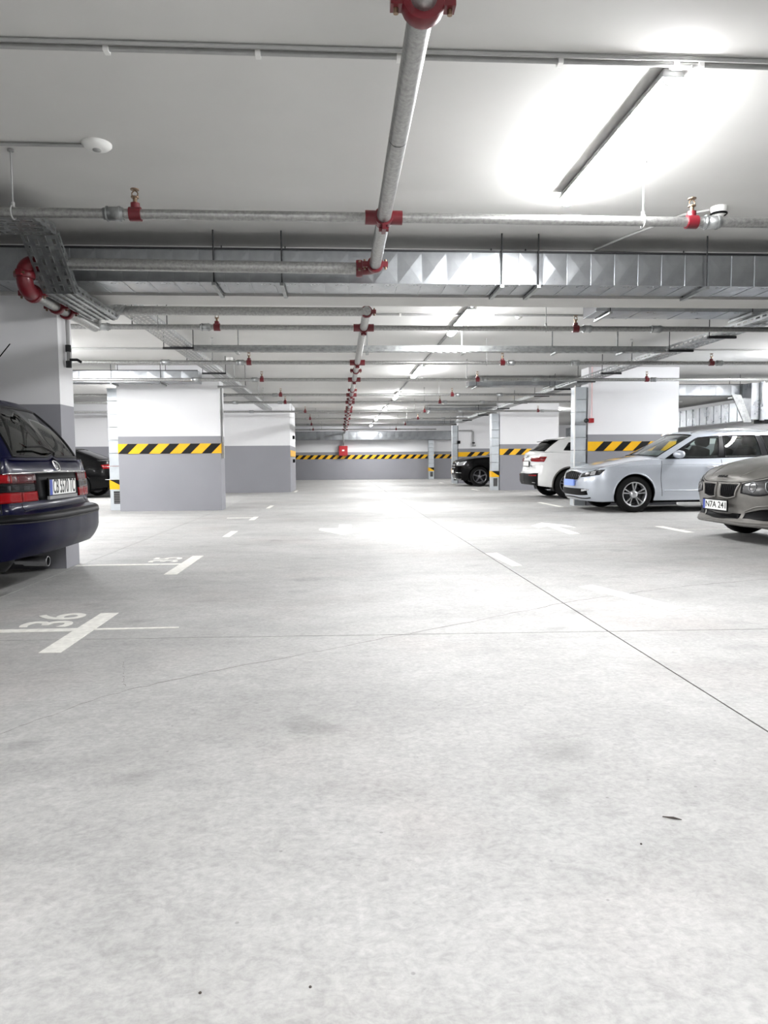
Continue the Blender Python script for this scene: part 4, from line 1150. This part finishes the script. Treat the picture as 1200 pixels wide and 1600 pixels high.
# ---- dusty grey hatchback saloon, nose out, right foreground
bmw_spec = dict(L=4.82, hw=.915, paint='dusty_grey', axles=(.80, 3.72), zr=.33, rim=.23, arch=.37, zu=.16, spokes=5, double=True, rim_mat='alloy_dark',
    plan=[(0, 0), (.02, .30), (.08, .58), (.22, .78), (.48, .88), (.85, .91), (2.4, .915), (3.7, .91), (4.4, .87), (4.68, .72), (4.8, .4), (4.82, 0)],
    edge=[(0, .695), (.10, .72), (.35, .81), (.7, .90), (1.2, .965), (1.5, .99), (2.4, 1.0), (3.7, 1.04), (4.4, 1.04), (4.82, .98)],
    centre=[(0, .715), (.12, .79), (.4, .90), (.8, .98), (1.3, 1.04), (1.5, 1.06), (4.82, 1.03)],
    under=[(0, .19), (.3, .185), (.7, .20), (1.3, .20), (3.4, .21), (4.2, .26), (4.82, .33)],
    nose=[(.15, .20), (.19, .10), (.215, .0), (.25, -.015), (.29, .03), (.34, .045), (.44, .02), (.55, .0), (.64, .01), (.70, .05), (.8, .13), (1.0, .2)],
    side=[(.15, .09), (.22, .04), (.28, .03), (.36, .012), (.46, .004), (.58, 0.0), (.70, .004), (.80, .015), (.92, .04), (1.05, .08)],
    tail=[(.25, .08), (.35, .0), (.6, .0), (.75, .05), (1.05, .12)],
    cab_x=(1.6, 4.4),
    cabin=dict(
        base_f=[(1.32, 0), (1.36, .4), (1.45, .70), (1.58, .80)], base_s=[(1.58, .80), (2.62, .83), (3.5, .83), (4.30, .74)], base_r=[(4.30, .74), (4.52, .5), (4.58, 0)],
        top_f=[(2.1, 0, 1.46), (2.12, .35, 1.45), (2.18, .52, 1.43), (2.24, .59, 1.41)], top_s=[(2.24, .59, 1.41), (2.70, .61, 1.45), (3.35, .60, 1.44), (3.75, .56, 1.40)], top_r=[(3.75, .56, 1.40), (3.86, .38, 1.405), (3.9, 0, 1.41)],
        bulge=.035, roof=pchip([(2.0, 1.46), (2.6, 1.50), (3.2, 1.49), (3.9, 1.41)]),
        windows=[('windscreen', 'f', 0, .82, .06, .94, 'glass_tint'), ('side_window', 's', .02, .31, .06, .86, 'glass_tint'), ('side_window', 's', .36, .64, .06, .86, 'glass_tint'), ('rear_window', 'r', .3, 1, .1, .9, 'glass_tint')],
        black=[('s', 0, .9, 0, .9)], seats=[(2.4, -.37, .9), (2.4, .37, .9)]))
c = Car('hatchback_car', (4.31, 7.85, 0), 0, 'dusty grey car with twin rounded grilles, nose at the right edge', bmw_spec)
def kidney(car, sg):
    T = [(.0, sg * .04, .662), (0, sg * .2, .680), (.03, sg * .385, .668)]; Bq = [(.0, sg * .05, .510), (0, sg * .19, .495), (.02, sg * .325, .522)]
    g = car.patch('grille', T, Bq, 'black_plastic', .004, 12, 8)
    car.line('grille_frame', T, .013, 'dusty_grey', False, 14, .006); car.line('grille_frame', Bq, .011, 'dusty_grey', False, 14, .006)
    car.line('grille_frame', [T[0], Bq[0]], .013, 'dusty_grey', False, 8, .006); car.line('grille_frame', [T[2], (.03, sg * .335, .58), Bq[2]], .013, 'dusty_grey', False, 8, .006)
    for k in range(1, 9):
        f = k / 9; y = .045 + .31 * f
        car.line('grille_bar', [(0, sg * y, .655), (0, sg * min(y, .06 + .255 * f + .02), .525)], .0045, 'trim_black', False, 6, .008)
kidney(c, 1); kidney(c, -1)
c.patch('headlight', [(.06, .42, .655), (.18, .66, .70), (.42, .845, .755)], [(.06, .41, .565), (.14, .62, .545), (.30, .80, .60)], 'light_dim', .006, 16, 7, True)
c.line('headlight_frame', [(.06, .41, .565), (.14, .62, .545), (.30, .80, .60)], .007, 'trim_black', True, 16, .004)
c.line('headlight_frame', [(.06, .42, .66), (.18, .66, .705), (.42, .845, .76)], .006, 'trim_black', True, 16, .004)
c.line('headlight_frame', [(.06, .41, .66), (.06, .405, .56)], .007, 'trim_black', True, 6, .004)
for yy, xx in ((.55, .10), (.69, .20)):
    c.solid('headlight_ring', 'alloy_dark', lambda b, sg: b.tube([c.snap((xx, sg * (yy + .045 * math.cos(k * PI / 8)), .625 + .045 * math.sin(k * PI / 8)), .008) for k in range(17)], .006, 6, False), True)
c.patch('lower_intake', [(.05, -.36, .335), (0, 0, .33), (.05, .36, .335)], [(.05, -.34, .265), (0, 0, .26), (.05, .34, .265)], 'black_plastic', .004, 16)
c.patch('side_intake', [(.08, .42, .345), (.14, .62, .395), (.26, .76, .415)], [(.08, .40, .262), (.14, .62, .262), (.24, .75, .265)], 'black_plastic', .005, 12, 6, True)
c.line('chin_lip', [(.24, -.78, .215), (.08, -.58, .212), (-.02, 0, .21), (.08, .58, .212), (.24, .78, .215)], .020, 'dusty_trim', False, 40, .0)
c.line('bumper_crease', [(.24, .78, .44), (.12, .60, .425), (.07, .42, .36)], .008, 'dusty_grey', True, 16, .002)
c.line('bonnet_seam', [(-.01, 0, .705), (.03, .36, .70), (.16, .62, .735), (.42, .80, .80), (.9, .85, .90)], .004, 'trim_black', True, 30)
c.line('bonnet_crease', [(.05, .30, .76), (.35, .42, .87), (.8, .52, .95), (1.3, .6, 1.0)], .008, 'dusty_grey', True, 20, -.003)
for k, y in enumerate((-.075, -.025, .025, .075)):
    c.solid('front_badge', 'trim_black', lambda b, sg: b.obox(c.snap((.03, y, .745), .004), (0, 1, 0), (1, 0, .6), (0, -.6, 1), .012 if k % 2 else .018, .012, .005))
c.plate(-.035, .0, .415, .50, .105, 'N7A 241', -1, 0, True, 'plate_white')
mirror(c, 1.75, .82, 1.06, 'dusty_grey')
c.line('door_seam', [(1.45, .9, .98), (1.42, .9, .6), (1.46, .9, .28)], .004)

# ---- white sloping-roof off-roader, tail out, right bays
audi_spec = dict(L=4.50, hw=.925, paint='paint_white', axles=(.88, 3.60), zr=.355, rim=.24, arch=.40, zu=.22, spokes=5, double=True, rim_mat='alloy_dark', lip='dusty_trim', lip_r=.02,
    plan=[(0, 0), (.03, .4), (.12, .68), (.30, .85), (.9, .92), (2.2, .925), (3.6, .92), (4.1, .89), (4.36, .78), (4.46, .5), (4.50, 0)],
    edge=[(0, .80), (.3, .90), (.9, .99), (1.4, 1.03), (2.4, 1.06), (3.6, 1.11), (4.2, 1.13), (4.5, 1.10)],
    centre=[(0, .85), (.4, .98), (1.2, 1.07), (1.5, 1.10), (4.2, 1.17), (4.5, 1.16)],
    under=[(0, .24), (.6, .24), (3.2, .25), (4.0, .28), (4.5, .34)],
    nose=[(.2, .1), (.35, .0), (.7, .0), (.9, .08)],
    side=[(.2, .10), (.28, .05), (.36, .02), (.50, .008), (.64, 0.0), (.78, .008), (.92, .02), (1.05, .055), (1.15, .09)],
    tail=[(.25, .13), (.33, .05), (.42, .0), (.60, .0), (.66, .05), (.72, .065), (.84, .085), (.93, .075), (1.03, .10), (1.12, .16), (1.2, .22)],
    cab_x=(1.5, 4.2),
    cabin=dict(
        base_f=[(1.2, 0), (1.24, .4), (1.34, .7), (1.46, .80)], base_s=[(1.46, .80), (2.5, .83), (3.35, .82), (4.12, .72)], base_r=[(4.12, .72), (4.26, .5), (4.30, 0)],
        top_f=[(1.95, 0, 1.53), (1.97, .35, 1.52), (2.03, .52, 1.50), (2.1, .58, 1.48)], top_s=[(2.1, .58, 1.48), (2.58, .60, 1.52), (3.2, .59, 1.50), (3.70, .57, 1.44)], top_r=[(3.70, .57, 1.44), (3.84, .42, 1.455), (3.88, 0, 1.47)],
        bulge=.035, roof=pchip([(1.9, 1.53), (2.5, 1.57), (3.0, 1.565), (3.6, 1.50), (3.9, 1.47)]),
        windows=[('windscreen', 'f', 0, .82, .06, .94, 'glass_dark'), ('side_window', 's', .02, .31, .06, .82, 'glass_dark'), ('side_window', 's', .36, .64, .06, .82, 'glass_dark'), ('side_window', 's', .69, .85, .20, .70, 'glass_dark'), ('rear_window', 'r', .12, 1, .14, .92, 'glass_dark')],
        black=[('s', .03, .69, 0, .88), ('r', .1, 1, .08, .96)], seats=[]))
AX, AY = 9.16, 17.78
c = Car('suv_car', (AX, AY, 0), PI, 'white sloping roof car parked tail out behind the slim duct', audi_spec)
c.patch('taillight', [(4.38, .30, 1.0), (4.36, .60, 1.0), (4.15, .86, 1.03)], [(4.40, .36, .915), (4.38, .62, .90), (4.22, .85, .90)], 'light_red', .008, 14, 6, True)
c.line('taillight_strip', [(4.40, .32, .955), (4.38, .62, .965), (4.18, .87, .985)], .008, 'light_red_dark', True, 16, .012)
c.patch('rear_bumper_trim', [(4.36, -.80, .63), (4.48, -.45, .625), (4.5, 0, .625), (4.48, .45, .625), (4.36, .80, .63)], [(4.30, -.72, .30), (4.4, -.45, .33), (4.42, 0, .33), (4.4, .45, .33), (4.30, .72, .30)], 'trim_black', .006, 30, 8)
c.patch('reflector', [(4.46, .40, .585), (4.36, .76, .59)], [(4.46, .42, .555), (4.36, .74, .555)], 'light_red', .014, 10, 2, True)
c.line('tail_crease', [(4.22, -.84, .83), (4.42, -.5, .84), (4.46, 0, .84), (4.42, .5, .84), (4.22, .84, .83)], .012, 'paint_white', False, 40, -.002)
c.plate(4.435, 0, .86, .50, .11, 'B 4512', 1, 0, True) if False else None
c.plate(4.438, 0, .855, .50, .11, None, 1, 0, False)
for k in range(4):
    c.solid('ring_badge', 'chrome', lambda b, sg: b.tube([c.snap((4.4, -.10 + k * .066 + .042 * math.cos(a * PI / 8), 1.03 + .042 * math.sin(a * PI / 8)), .006) for a in range(17)], .005, 6, False))
c.solid('model_badge', 'chrome', lambda b, sg: b.box(4.43, 4.445, .36, .56, .79, .815))
c.solid('roof_spoiler', 'trim_black', lambda b, sg: b.add([(3.62, -.56, 1.455), (3.62, .56, 1.455), (4.02, .50, 1.42), (4.02, -.50, 1.42), (3.62, -.56, 1.435), (3.62, .56, 1.435), (4.02, .50, 1.405), (4.02, -.50, 1.405)],
        [(0, 1, 2, 3), (7, 6, 5, 4), (0, 4, 5, 1), (1, 5, 6, 2), (2, 6, 7, 3), (3, 7, 4, 0)]))
c.line('door_seam', [(2.6, .9, 1.06), (2.6, .9, .6), (2.6, .9, .32)], .004)
mirror(c, 1.65, .83, 1.12, 'paint_white')

# ---- black off-roader, nose out, far right bays
glc_spec = dict(L=4.66, hw=.945, paint='paint_black', axles=(.84, 3.71), zr=.36, rim=.25, arch=.405, zu=.22, spokes=5, double=False, rim_mat='alloy_dark',
    plan=[(0, 0), (.02, .4), (.10, .68), (.28, .85), (.8, .935), (2.2, .945), (3.6, .94), (4.2, .90), (4.5, .76), (4.63, .4), (4.66, 0)],
    edge=[(0, .86), (.12, .93), (.5, 1.01), (1.0, 1.06), (1.4, 1.08), (2.4, 1.09), (3.6, 1.12), (4.66, 1.08)],
    centre=[(0, .92), (.2, 1.0), (.6, 1.09), (1.2, 1.14), (4.66, 1.14)],
    under=[(0, .23), (.6, .23), (3.2, .25), (4.66, .34)],
    nose=[(.2, .14), (.3, .04), (.42, .0), (.75, .0), (.88, .04), (1.0, .10), (1.1, .2)],
    side=[(.2, .09), (.3, .04), (.45, .01), (.64, 0.0), (.8, .01), (.95, .025), (1.1, .07)],
    tail=[(.25, .1), (.4, .0), (.8, .03), (1.1, .12)],
    cab_x=(1.5, 4.3),
    cabin=dict(
        base_f=[(1.25, 0), (1.3, .4), (1.4, .72), (1.5, .82)], base_s=[(1.5, .82), (2.55, .85), (3.45, .84), (4.25, .74)], base_r=[(4.25, .74), (4.45, .5), (4.5, 0)],
        top_f=[(2.0, 0, 1.58), (2.02, .35, 1.57), (2.1, .52, 1.55), (2.15, .6, 1.53)], top_s=[(2.15, .6, 1.53), (2.62, .63, 1.57), (3.4, .62, 1.57), (4.05, .58, 1.5)], top_r=[(4.05, .58, 1.5), (4.2, .4, 1.51), (4.25, 0, 1.52)],
        bulge=.03, roof=pchip([(1.9, 1.58), (2.6, 1.63), (3.4, 1.62), (4.3, 1.52)]),
        windows=[('windscreen', 'f', 0, .82, .06, .94, 'glass_dark'), ('side_window', 's', .02, .31, .06, .86, 'glass_dark'), ('side_window', 's', .36, .64, .06, .86, 'glass_dark'), ('side_window', 's', .69, .9, .1, .8, 'glass_dark'), ('rear_window', 'r', .2, 1, .2, .9, 'glass_dark')],
        black=[('s', 0, .92, 0, .9)], seats=[]))
c = Car('suv_car', (4.30, 26.72, 0), 0, 'glossy black car with alloy wheels parked nose out in far right bays', glc_spec)
c.patch('grille', [(.02, -.42, .86), (0, 0, .88), (.02, .42, .86)], [(.02, -.46, .62), (0, 0, .60), (.02, .46, .62)], 'black_plastic', .004, 14)
for zz in (.70, .78): c.line('grille_bar', [(.02, -.42, zz), (0, 0, zz), (.02, .42, zz)], .013, 'chrome', False, 20, .01)
c.patch('headlight', [(.06, .52, .88), (.16, .74, .90), (.36, .88, .93)], [(.05, .52, .77), (.14, .72, .76), (.26, .84, .79)], 'light_clear', .006, 12, 6, True)
c.patch('front_intake', [(.05, .40, .48), (.18, .76, .50)], [(.05, .42, .33), (.18, .74, .33)], 'black_plastic', .004, 10, 5, True)
c.line('bumper_strip', [(.20, -.76, .50), (.02, -.3, .52), (.02, .3, .52), (.20, .76, .50)], .009, 'chrome', False, 30, .006)
c.line('chin_strip', [(.2, -.72, .28), (.02, 0, .27), (.2, .72, .28)], .014, 'chrome', False, 30, .0)
c.plate(-.02, 0, .55, .50, .11, None, -1, 0, False)
mirror(c, 1.7, .85, 1.16, 'paint_black')

# ---- black saloon, tail out, seen between the left pillars
sal_spec = dict(L=4.72, hw=.905, paint='paint_black', axles=(.82, 3.66), zr=.33, rim=.23, arch=.365, zu=.18, spokes=5, double=False,
    plan=[(0, 0), (.03, .4), (.12, .66), (.3, .82), (.9, .90), (2.3, .905), (3.7, .90), (4.3, .86), (4.58, .74), (4.69, .45), (4.72, 0)],
    edge=[(0, .66), (.3, .76), (.9, .88), (1.5, .93), (2.5, .95), (3.7, .99), (4.4, 1.01), (4.72, .99)],
    centre=[(0, .7), (.5, .86), (1.2, .98), (1.5, 1.0), (4.1, 1.06), (4.5, 1.06), (4.72, 1.04)],
    under=[(0, .2), (.6, .2), (3.4, .21), (4.2, .26), (4.72, .32)],
    nose=[(.15, .1), (.3, 0), (.6, 0), (.8, .1)],
    side=[(.15, .09), (.28, .03), (.46, .004), (.58, 0.0), (.75, .01), (.9, .04), (1.0, .07)],
    tail=[(.25, .1), (.35, .0), (.6, .0), (.72, .04), (.9, .05), (1.05, .09)],
    cab_x=(1.6, 4.0),
    cabin=dict(
        base_f=[(1.35, 0), (1.4, .4), (1.5, .7), (1.6, .79)], base_s=[(1.6, .79), (2.6, .82), (3.4, .81), (4.2, .68)], base_r=[(4.2, .68), (4.30, .4), (4.34, 0)],
        top_f=[(2.1, 0, 1.39), (2.12, .35, 1.38), (2.2, .5, 1.36), (2.25, .57, 1.34)], top_s=[(2.25, .57, 1.34), (2.66, .59, 1.38), (3.12, .58, 1.37), (3.45, .55, 1.32)], top_r=[(3.45, .55, 1.32), (3.5, .38, 1.335), (3.52, 0, 1.35)],
        bulge=.03, roof=pchip([(2.0, 1.39), (2.6, 1.435), (3.1, 1.42), (3.6, 1.34)]),
        windows=[('windscreen', 'f', 0, .82, .06, .94, 'glass_dark'), ('side_window', 's', .02, .31, .06, .86, 'glass_dark'), ('side_window', 's', .36, .64, .06, .86, 'glass_dark'), ('rear_window', 'r', .1, 1, .06, .92, 'glass_dark')],
        black=[('s', .03, .8, 0, .9)], seats=[]))
c = Car('saloon_car', (-10.75, 20.6, 0), 0, 'black saloon car parked tail out, half hidden by slim duct on the left', sal_spec)
c.patch('taillight', [(4.64, .25, .90), (4.60, .62, .91), (4.30, .87, .91)], [(4.66, .27, .80), (4.62, .62, .79), (4.36, .87, .80)], 'light_red', .008, 14, 6, True)
c.line('taillight_strip', [(4.66, .3, .85), (4.62, .62, .85), (4.35, .88, .86)], .007, 'chrome', True, 14, .012)
c.plate(4.70, 0, .72, .50, .11, None, 1, 0, False)
c.patch('rear_bumper_trim', [(4.5, -.78, .40), (4.7, 0, .40), (4.5, .78, .40)], [(4.5, -.72, .30), (4.66, 0, .32), (4.5, .72, .30)], 'trim_black', .006, 20, 4)
c.line('bumper_strip', [(4.4, -.84, .50), (4.68, -.4, .51), (4.68, .4, .51), (4.4, .84, .50)], .009, 'chrome', False, 30, .004)
c.line('boot_seam', [(4.45, -.70, 1.02), (4.60, -.66, .95), (4.64, -.62, .66), (4.7, 0, .62), (4.64, .62, .66), (4.60, .66, .95), (4.45, .70, 1.02)], .004, 'trim_black', False, 50)
c.line('door_seam', [(2.5, .9, .95), (2.5, .9, .6), (2.5, .9, .28)], .004)

# ---- navy estate, tail out, left foreground
pas_spec = dict(L=4.60, hw=.845, paint='paint_navy', axles=(.88, 3.50), zr=.305, rim=.19, arch=.345, zu=.18, spokes=7, double=False,
    plan=[(0, 0), (.03, .4), (.12, .64), (.3, .78), (.9, .838), (2.3, .845), (3.6, .84), (4.2, .825), (4.44, .765), (4.55, .58), (4.59, .3), (4.60, 0)],
    edge=[(0, .66), (.3, .75), (.9, .86), (1.4, .90), (2.4, .92), (3.6, .95), (4.3, .97), (4.60, .97)],
    centre=[(0, .70), (.5, .84), (1.2, .93), (1.5, .96), (4.2, 1.0), (4.6, .985)],
    under=[(0, .2), (.6, .2), (3.3, .21), (4.0, .26), (4.60, .31)],
    nose=[(.15, .1), (.3, 0), (.55, 0), (.75, .08)],
    side=[(.15, .09), (.26, .03), (.40, .005), (.55, 0.0), (.58, .012), (.75, .015), (.9, .035), (.98, .06)],
    tail=[(.24, .16), (.30, .08), (.36, .03), (.44, .0), (.575, .0), (.60, .03), (.612, .10), (.65, .125), (.75, .135), (.87, .15), (.92, .165), (.98, .215)],
    cab_x=(1.5, 4.3),
    cabin=dict(
        base_f=[(1.35, 0), (1.4, .4), (1.5, .68), (1.6, .76)], base_s=[(1.6, .76), (2.55, .785), (3.4, .78), (4.25, .74)], base_r=[(4.25, .74), (4.36, .66), (4.405, .4), (4.415, 0)],
        top_f=[(2.05, 0, 1.38), (2.08, .35, 1.375), (2.15, .5, 1.36), (2.2, .56, 1.345)], top_s=[(2.2, .56, 1.345), (2.62, .60, 1.39), (3.35, .60, 1.395), (3.93, .585, 1.375)], top_r=[(3.93, .585, 1.375), (4.01, .50, 1.395), (4.045, .3, 1.408), (4.055, 0, 1.412)],
        bulge=.03, bulge_r=.045, roof=pchip([(2.0, 1.385), (2.6, 1.42), (3.3, 1.435), (4.06, 1.412)]),
        windows=[('windscreen', 'f', 0, .82, .06, .94, 'glass_tint'), ('side_window', 's', .02, .31, .06, .86, 'glass_tint'), ('side_window', 's', .36, .64, .06, .86, 'glass_tint'), ('side_window', 's', .69, .93, .10, .84, 'glass_tint'), ('rear_window', 'r', .28, 1, .07, .90, 'glass_tint')],
        black=[('s', .03, .95, 0, .9)], seats=[(3.0, -.37, .8), (3.0, .37, .8), (2.2, -.36, .8), (2.2, .36, .8)]))
PX, PY = -6.585, 5.55
c = Car('estate_car', (PX, PY, 0), 0, 'dark navy estate car parked tail out at the left edge', pas_spec)
def tail(sg):
    def tp(nm, y0, y1, z0, z1, mat):
        def pt(y, z):
            return (4.46 - max(0, (y - .55)) * .45, sg * y, z)
        n3 = [y0 + (y1 - y0) * k / 3 for k in range(4)]
        c.patch(nm, [pt(y, z1) for y in n3], [pt(y, z0) for y in n3], mat, .010, 10, 4)
    tp('taillight', .395, .80, .80, .865, 'light_red_dark'); tp('taillight', .56, .795, .803, .862, 'light_red') if False else None
    tp('taillight_smoke', .395, .80, .742, .80, 'light_smoke')
    tp('taillight', .395, .585, .675, .742, 'light_red'); tp('taillight', .59, .80, .672, .742, 'light_red')
    tp('taillight_lamp', .60, .70, .806, .860, 'light_red'); tp('taillight_lamp', .71, .795, .806, .860, 'light_red')
tail(1); tail(-1)
c.patch('plate_recess', [(4.45, -.385, .865), (4.46, 0, .867), (4.45, .385, .865)], [(4.46, -.385, .675), (4.47, 0, .672), (4.46, .385, .675)], 'black_plastic', .004, 14, 6)
c.plate(4.488, -.01, .762, .50, .112, 'CB 5570 TC', 1, 0, True, ts=.15)
c.solid('plate_frame', 'grey_plastic', lambda b, sg: b.box(4.478, 4.496, -.28, .26, .675, .699))
c.line('tailgate_strip', [(4.44, -.80, .875), (4.46, -.3, .877), (4.46, .3, .877), (4.44, .80, .875)], .006, 'chrome', False, 30, .004)
c.solid('rear_emblem', 'chrome', lambda b, sg: [b.tube([c.snap((4.44, .05 * math.cos(a * PI / 10), .925 + .05 * math.sin(a * PI / 10)), .008) for a in range(21)], .006, 6, False),
        b.tube([c.snap((4.44, -.03, .965), .008), c.snap((4.44, 0, .89), .008), c.snap((4.44, .03, .965), .008)], .005, 6)])
c.patch('bumper_top', [(4.35, -.83, .60), (4.52, -.62, .602), (4.57, 0, .602), (4.52, .62, .602), (4.35, .83, .60)], [(4.30, -.86, .545), (4.54, -.62, .548), (4.60, 0, .548), (4.54, .62, .548), (4.30, .86, .545)], 'trim_black', .006, 40, 5)
c.line('bumper_strip', [(4.2, -.85, .54), (4.50, -.68, .54), (4.60, 0, .54), (4.50, .68, .54), (4.2, .85, .54)], .005, 'dark_steel', False, 50, -.001)
c.line('tailgate_seam', [(4.40, .76, .96), (4.42, .82, .87), (4.40, .82, .62)], .004)
c.line('tailgate_seam', [(4.46, -.62, .615), (4.48, 0, .612), (4.46, .62, .615)], .004, 'trim_black', False)
c.line('tailgate_seam', [(4.46, .59, .67), (4.46, .59, .62)], .003)
c.solid('exhaust_pipe', 'alloy_dark', lambda b, sg: [b.tube([(4.36, -.42, .25), (4.52, -.42, .245)], .034, 18, False), b.tube([(4.30, -.42, .25), (4.37, -.42, .25)], .024, 12), b.tube([(4.515, -.42 + .033 * math.cos(a * PI / 10), .245 + .033 * math.sin(a * PI / 10)) if False else (4.52, -.42 + .033 * math.cos(a * PI / 10), .245 + .033 * math.sin(a * PI / 10)) for a in range(21)], .004, 6, False)])
c.solid('exhaust_bore', 'black_plastic', lambda b, sg: b.tube([(4.40, -.42, .249), (4.512, -.42, .2455)], .031, 16))
c.solid('silencer', 'dark_steel', lambda b, sg: b.tube([(3.9, -.40, .26), (3.95, -.40, .26), (4.22, -.41, .26), (4.27, -.42, .255)], [.03, .09, .09, .03], 14))
c.solid('rear_wiper', 'black_plastic', lambda b, sg: b.tube([(4.40, .05, .985), (4.42, .02, 1.02), (4.41, -.18, 1.06), (4.40, -.42, 1.05)], .009, 6))
c.solid('roof_rail', 'trim_black', lambda b, sg: b.tube([(2.3, sg * .57, 1.38), (2.4, sg * .575, 1.425), (3.0, sg * .585, 1.445), (3.6, sg * .58, 1.43), (3.72, sg * .575, 1.385)], .014, 8), True)
c.solid('aerial', 'black_plastic', lambda b, sg: b.tube([(3.80, -.0, 1.42), (4.14, -.0, 1.83)], .004, 6))
c.line('door_seam', [(2.4, .9, .92), (2.4, .9, .6), (2.4, .9, .28)], .004)
mirror(c, 1.75, .77, .98, 'paint_navy')

# ------------------------------------------------------------------ small litter on the floor
def twig(pts, r, lab):
    t = MB(); t.tube([(x, y, r * .9) for x, y in pts], [r * .4] + [r] * (len(pts) - 2) + [r * .3], 6)
    o = t.build('twig', 'twig'); tag(o, lab, 'twig')
twig([(.905, 1.362), (.94, 1.352), (.965, 1.335), (.985, 1.33)], .0035, 'dark twig on the floor at lower right')
twig([(.83, 1.742), (.855, 1.733), (.872, 1.722)], .003, 'short dark twig further up the floor at right')
for k, (x, y, r_) in enumerate(((-.255, 1.205, .003), (-.062, 1.205, .003), (.72, 1.62, .003))):
    b = MB(); b.lathe([(.0005, r_), (r_ * .7, r_ * .8), (r_, r_ * .3), (r_ * .8, 0)], (x, y, 0), 'z', 7)
    tag(b.build('pebble', 'twig'), ('small dark pebble at lower left of the floor', 'small dark pebble at bottom centre of the floor', 'small dark pebble above the short twig')[k], 'pebble')
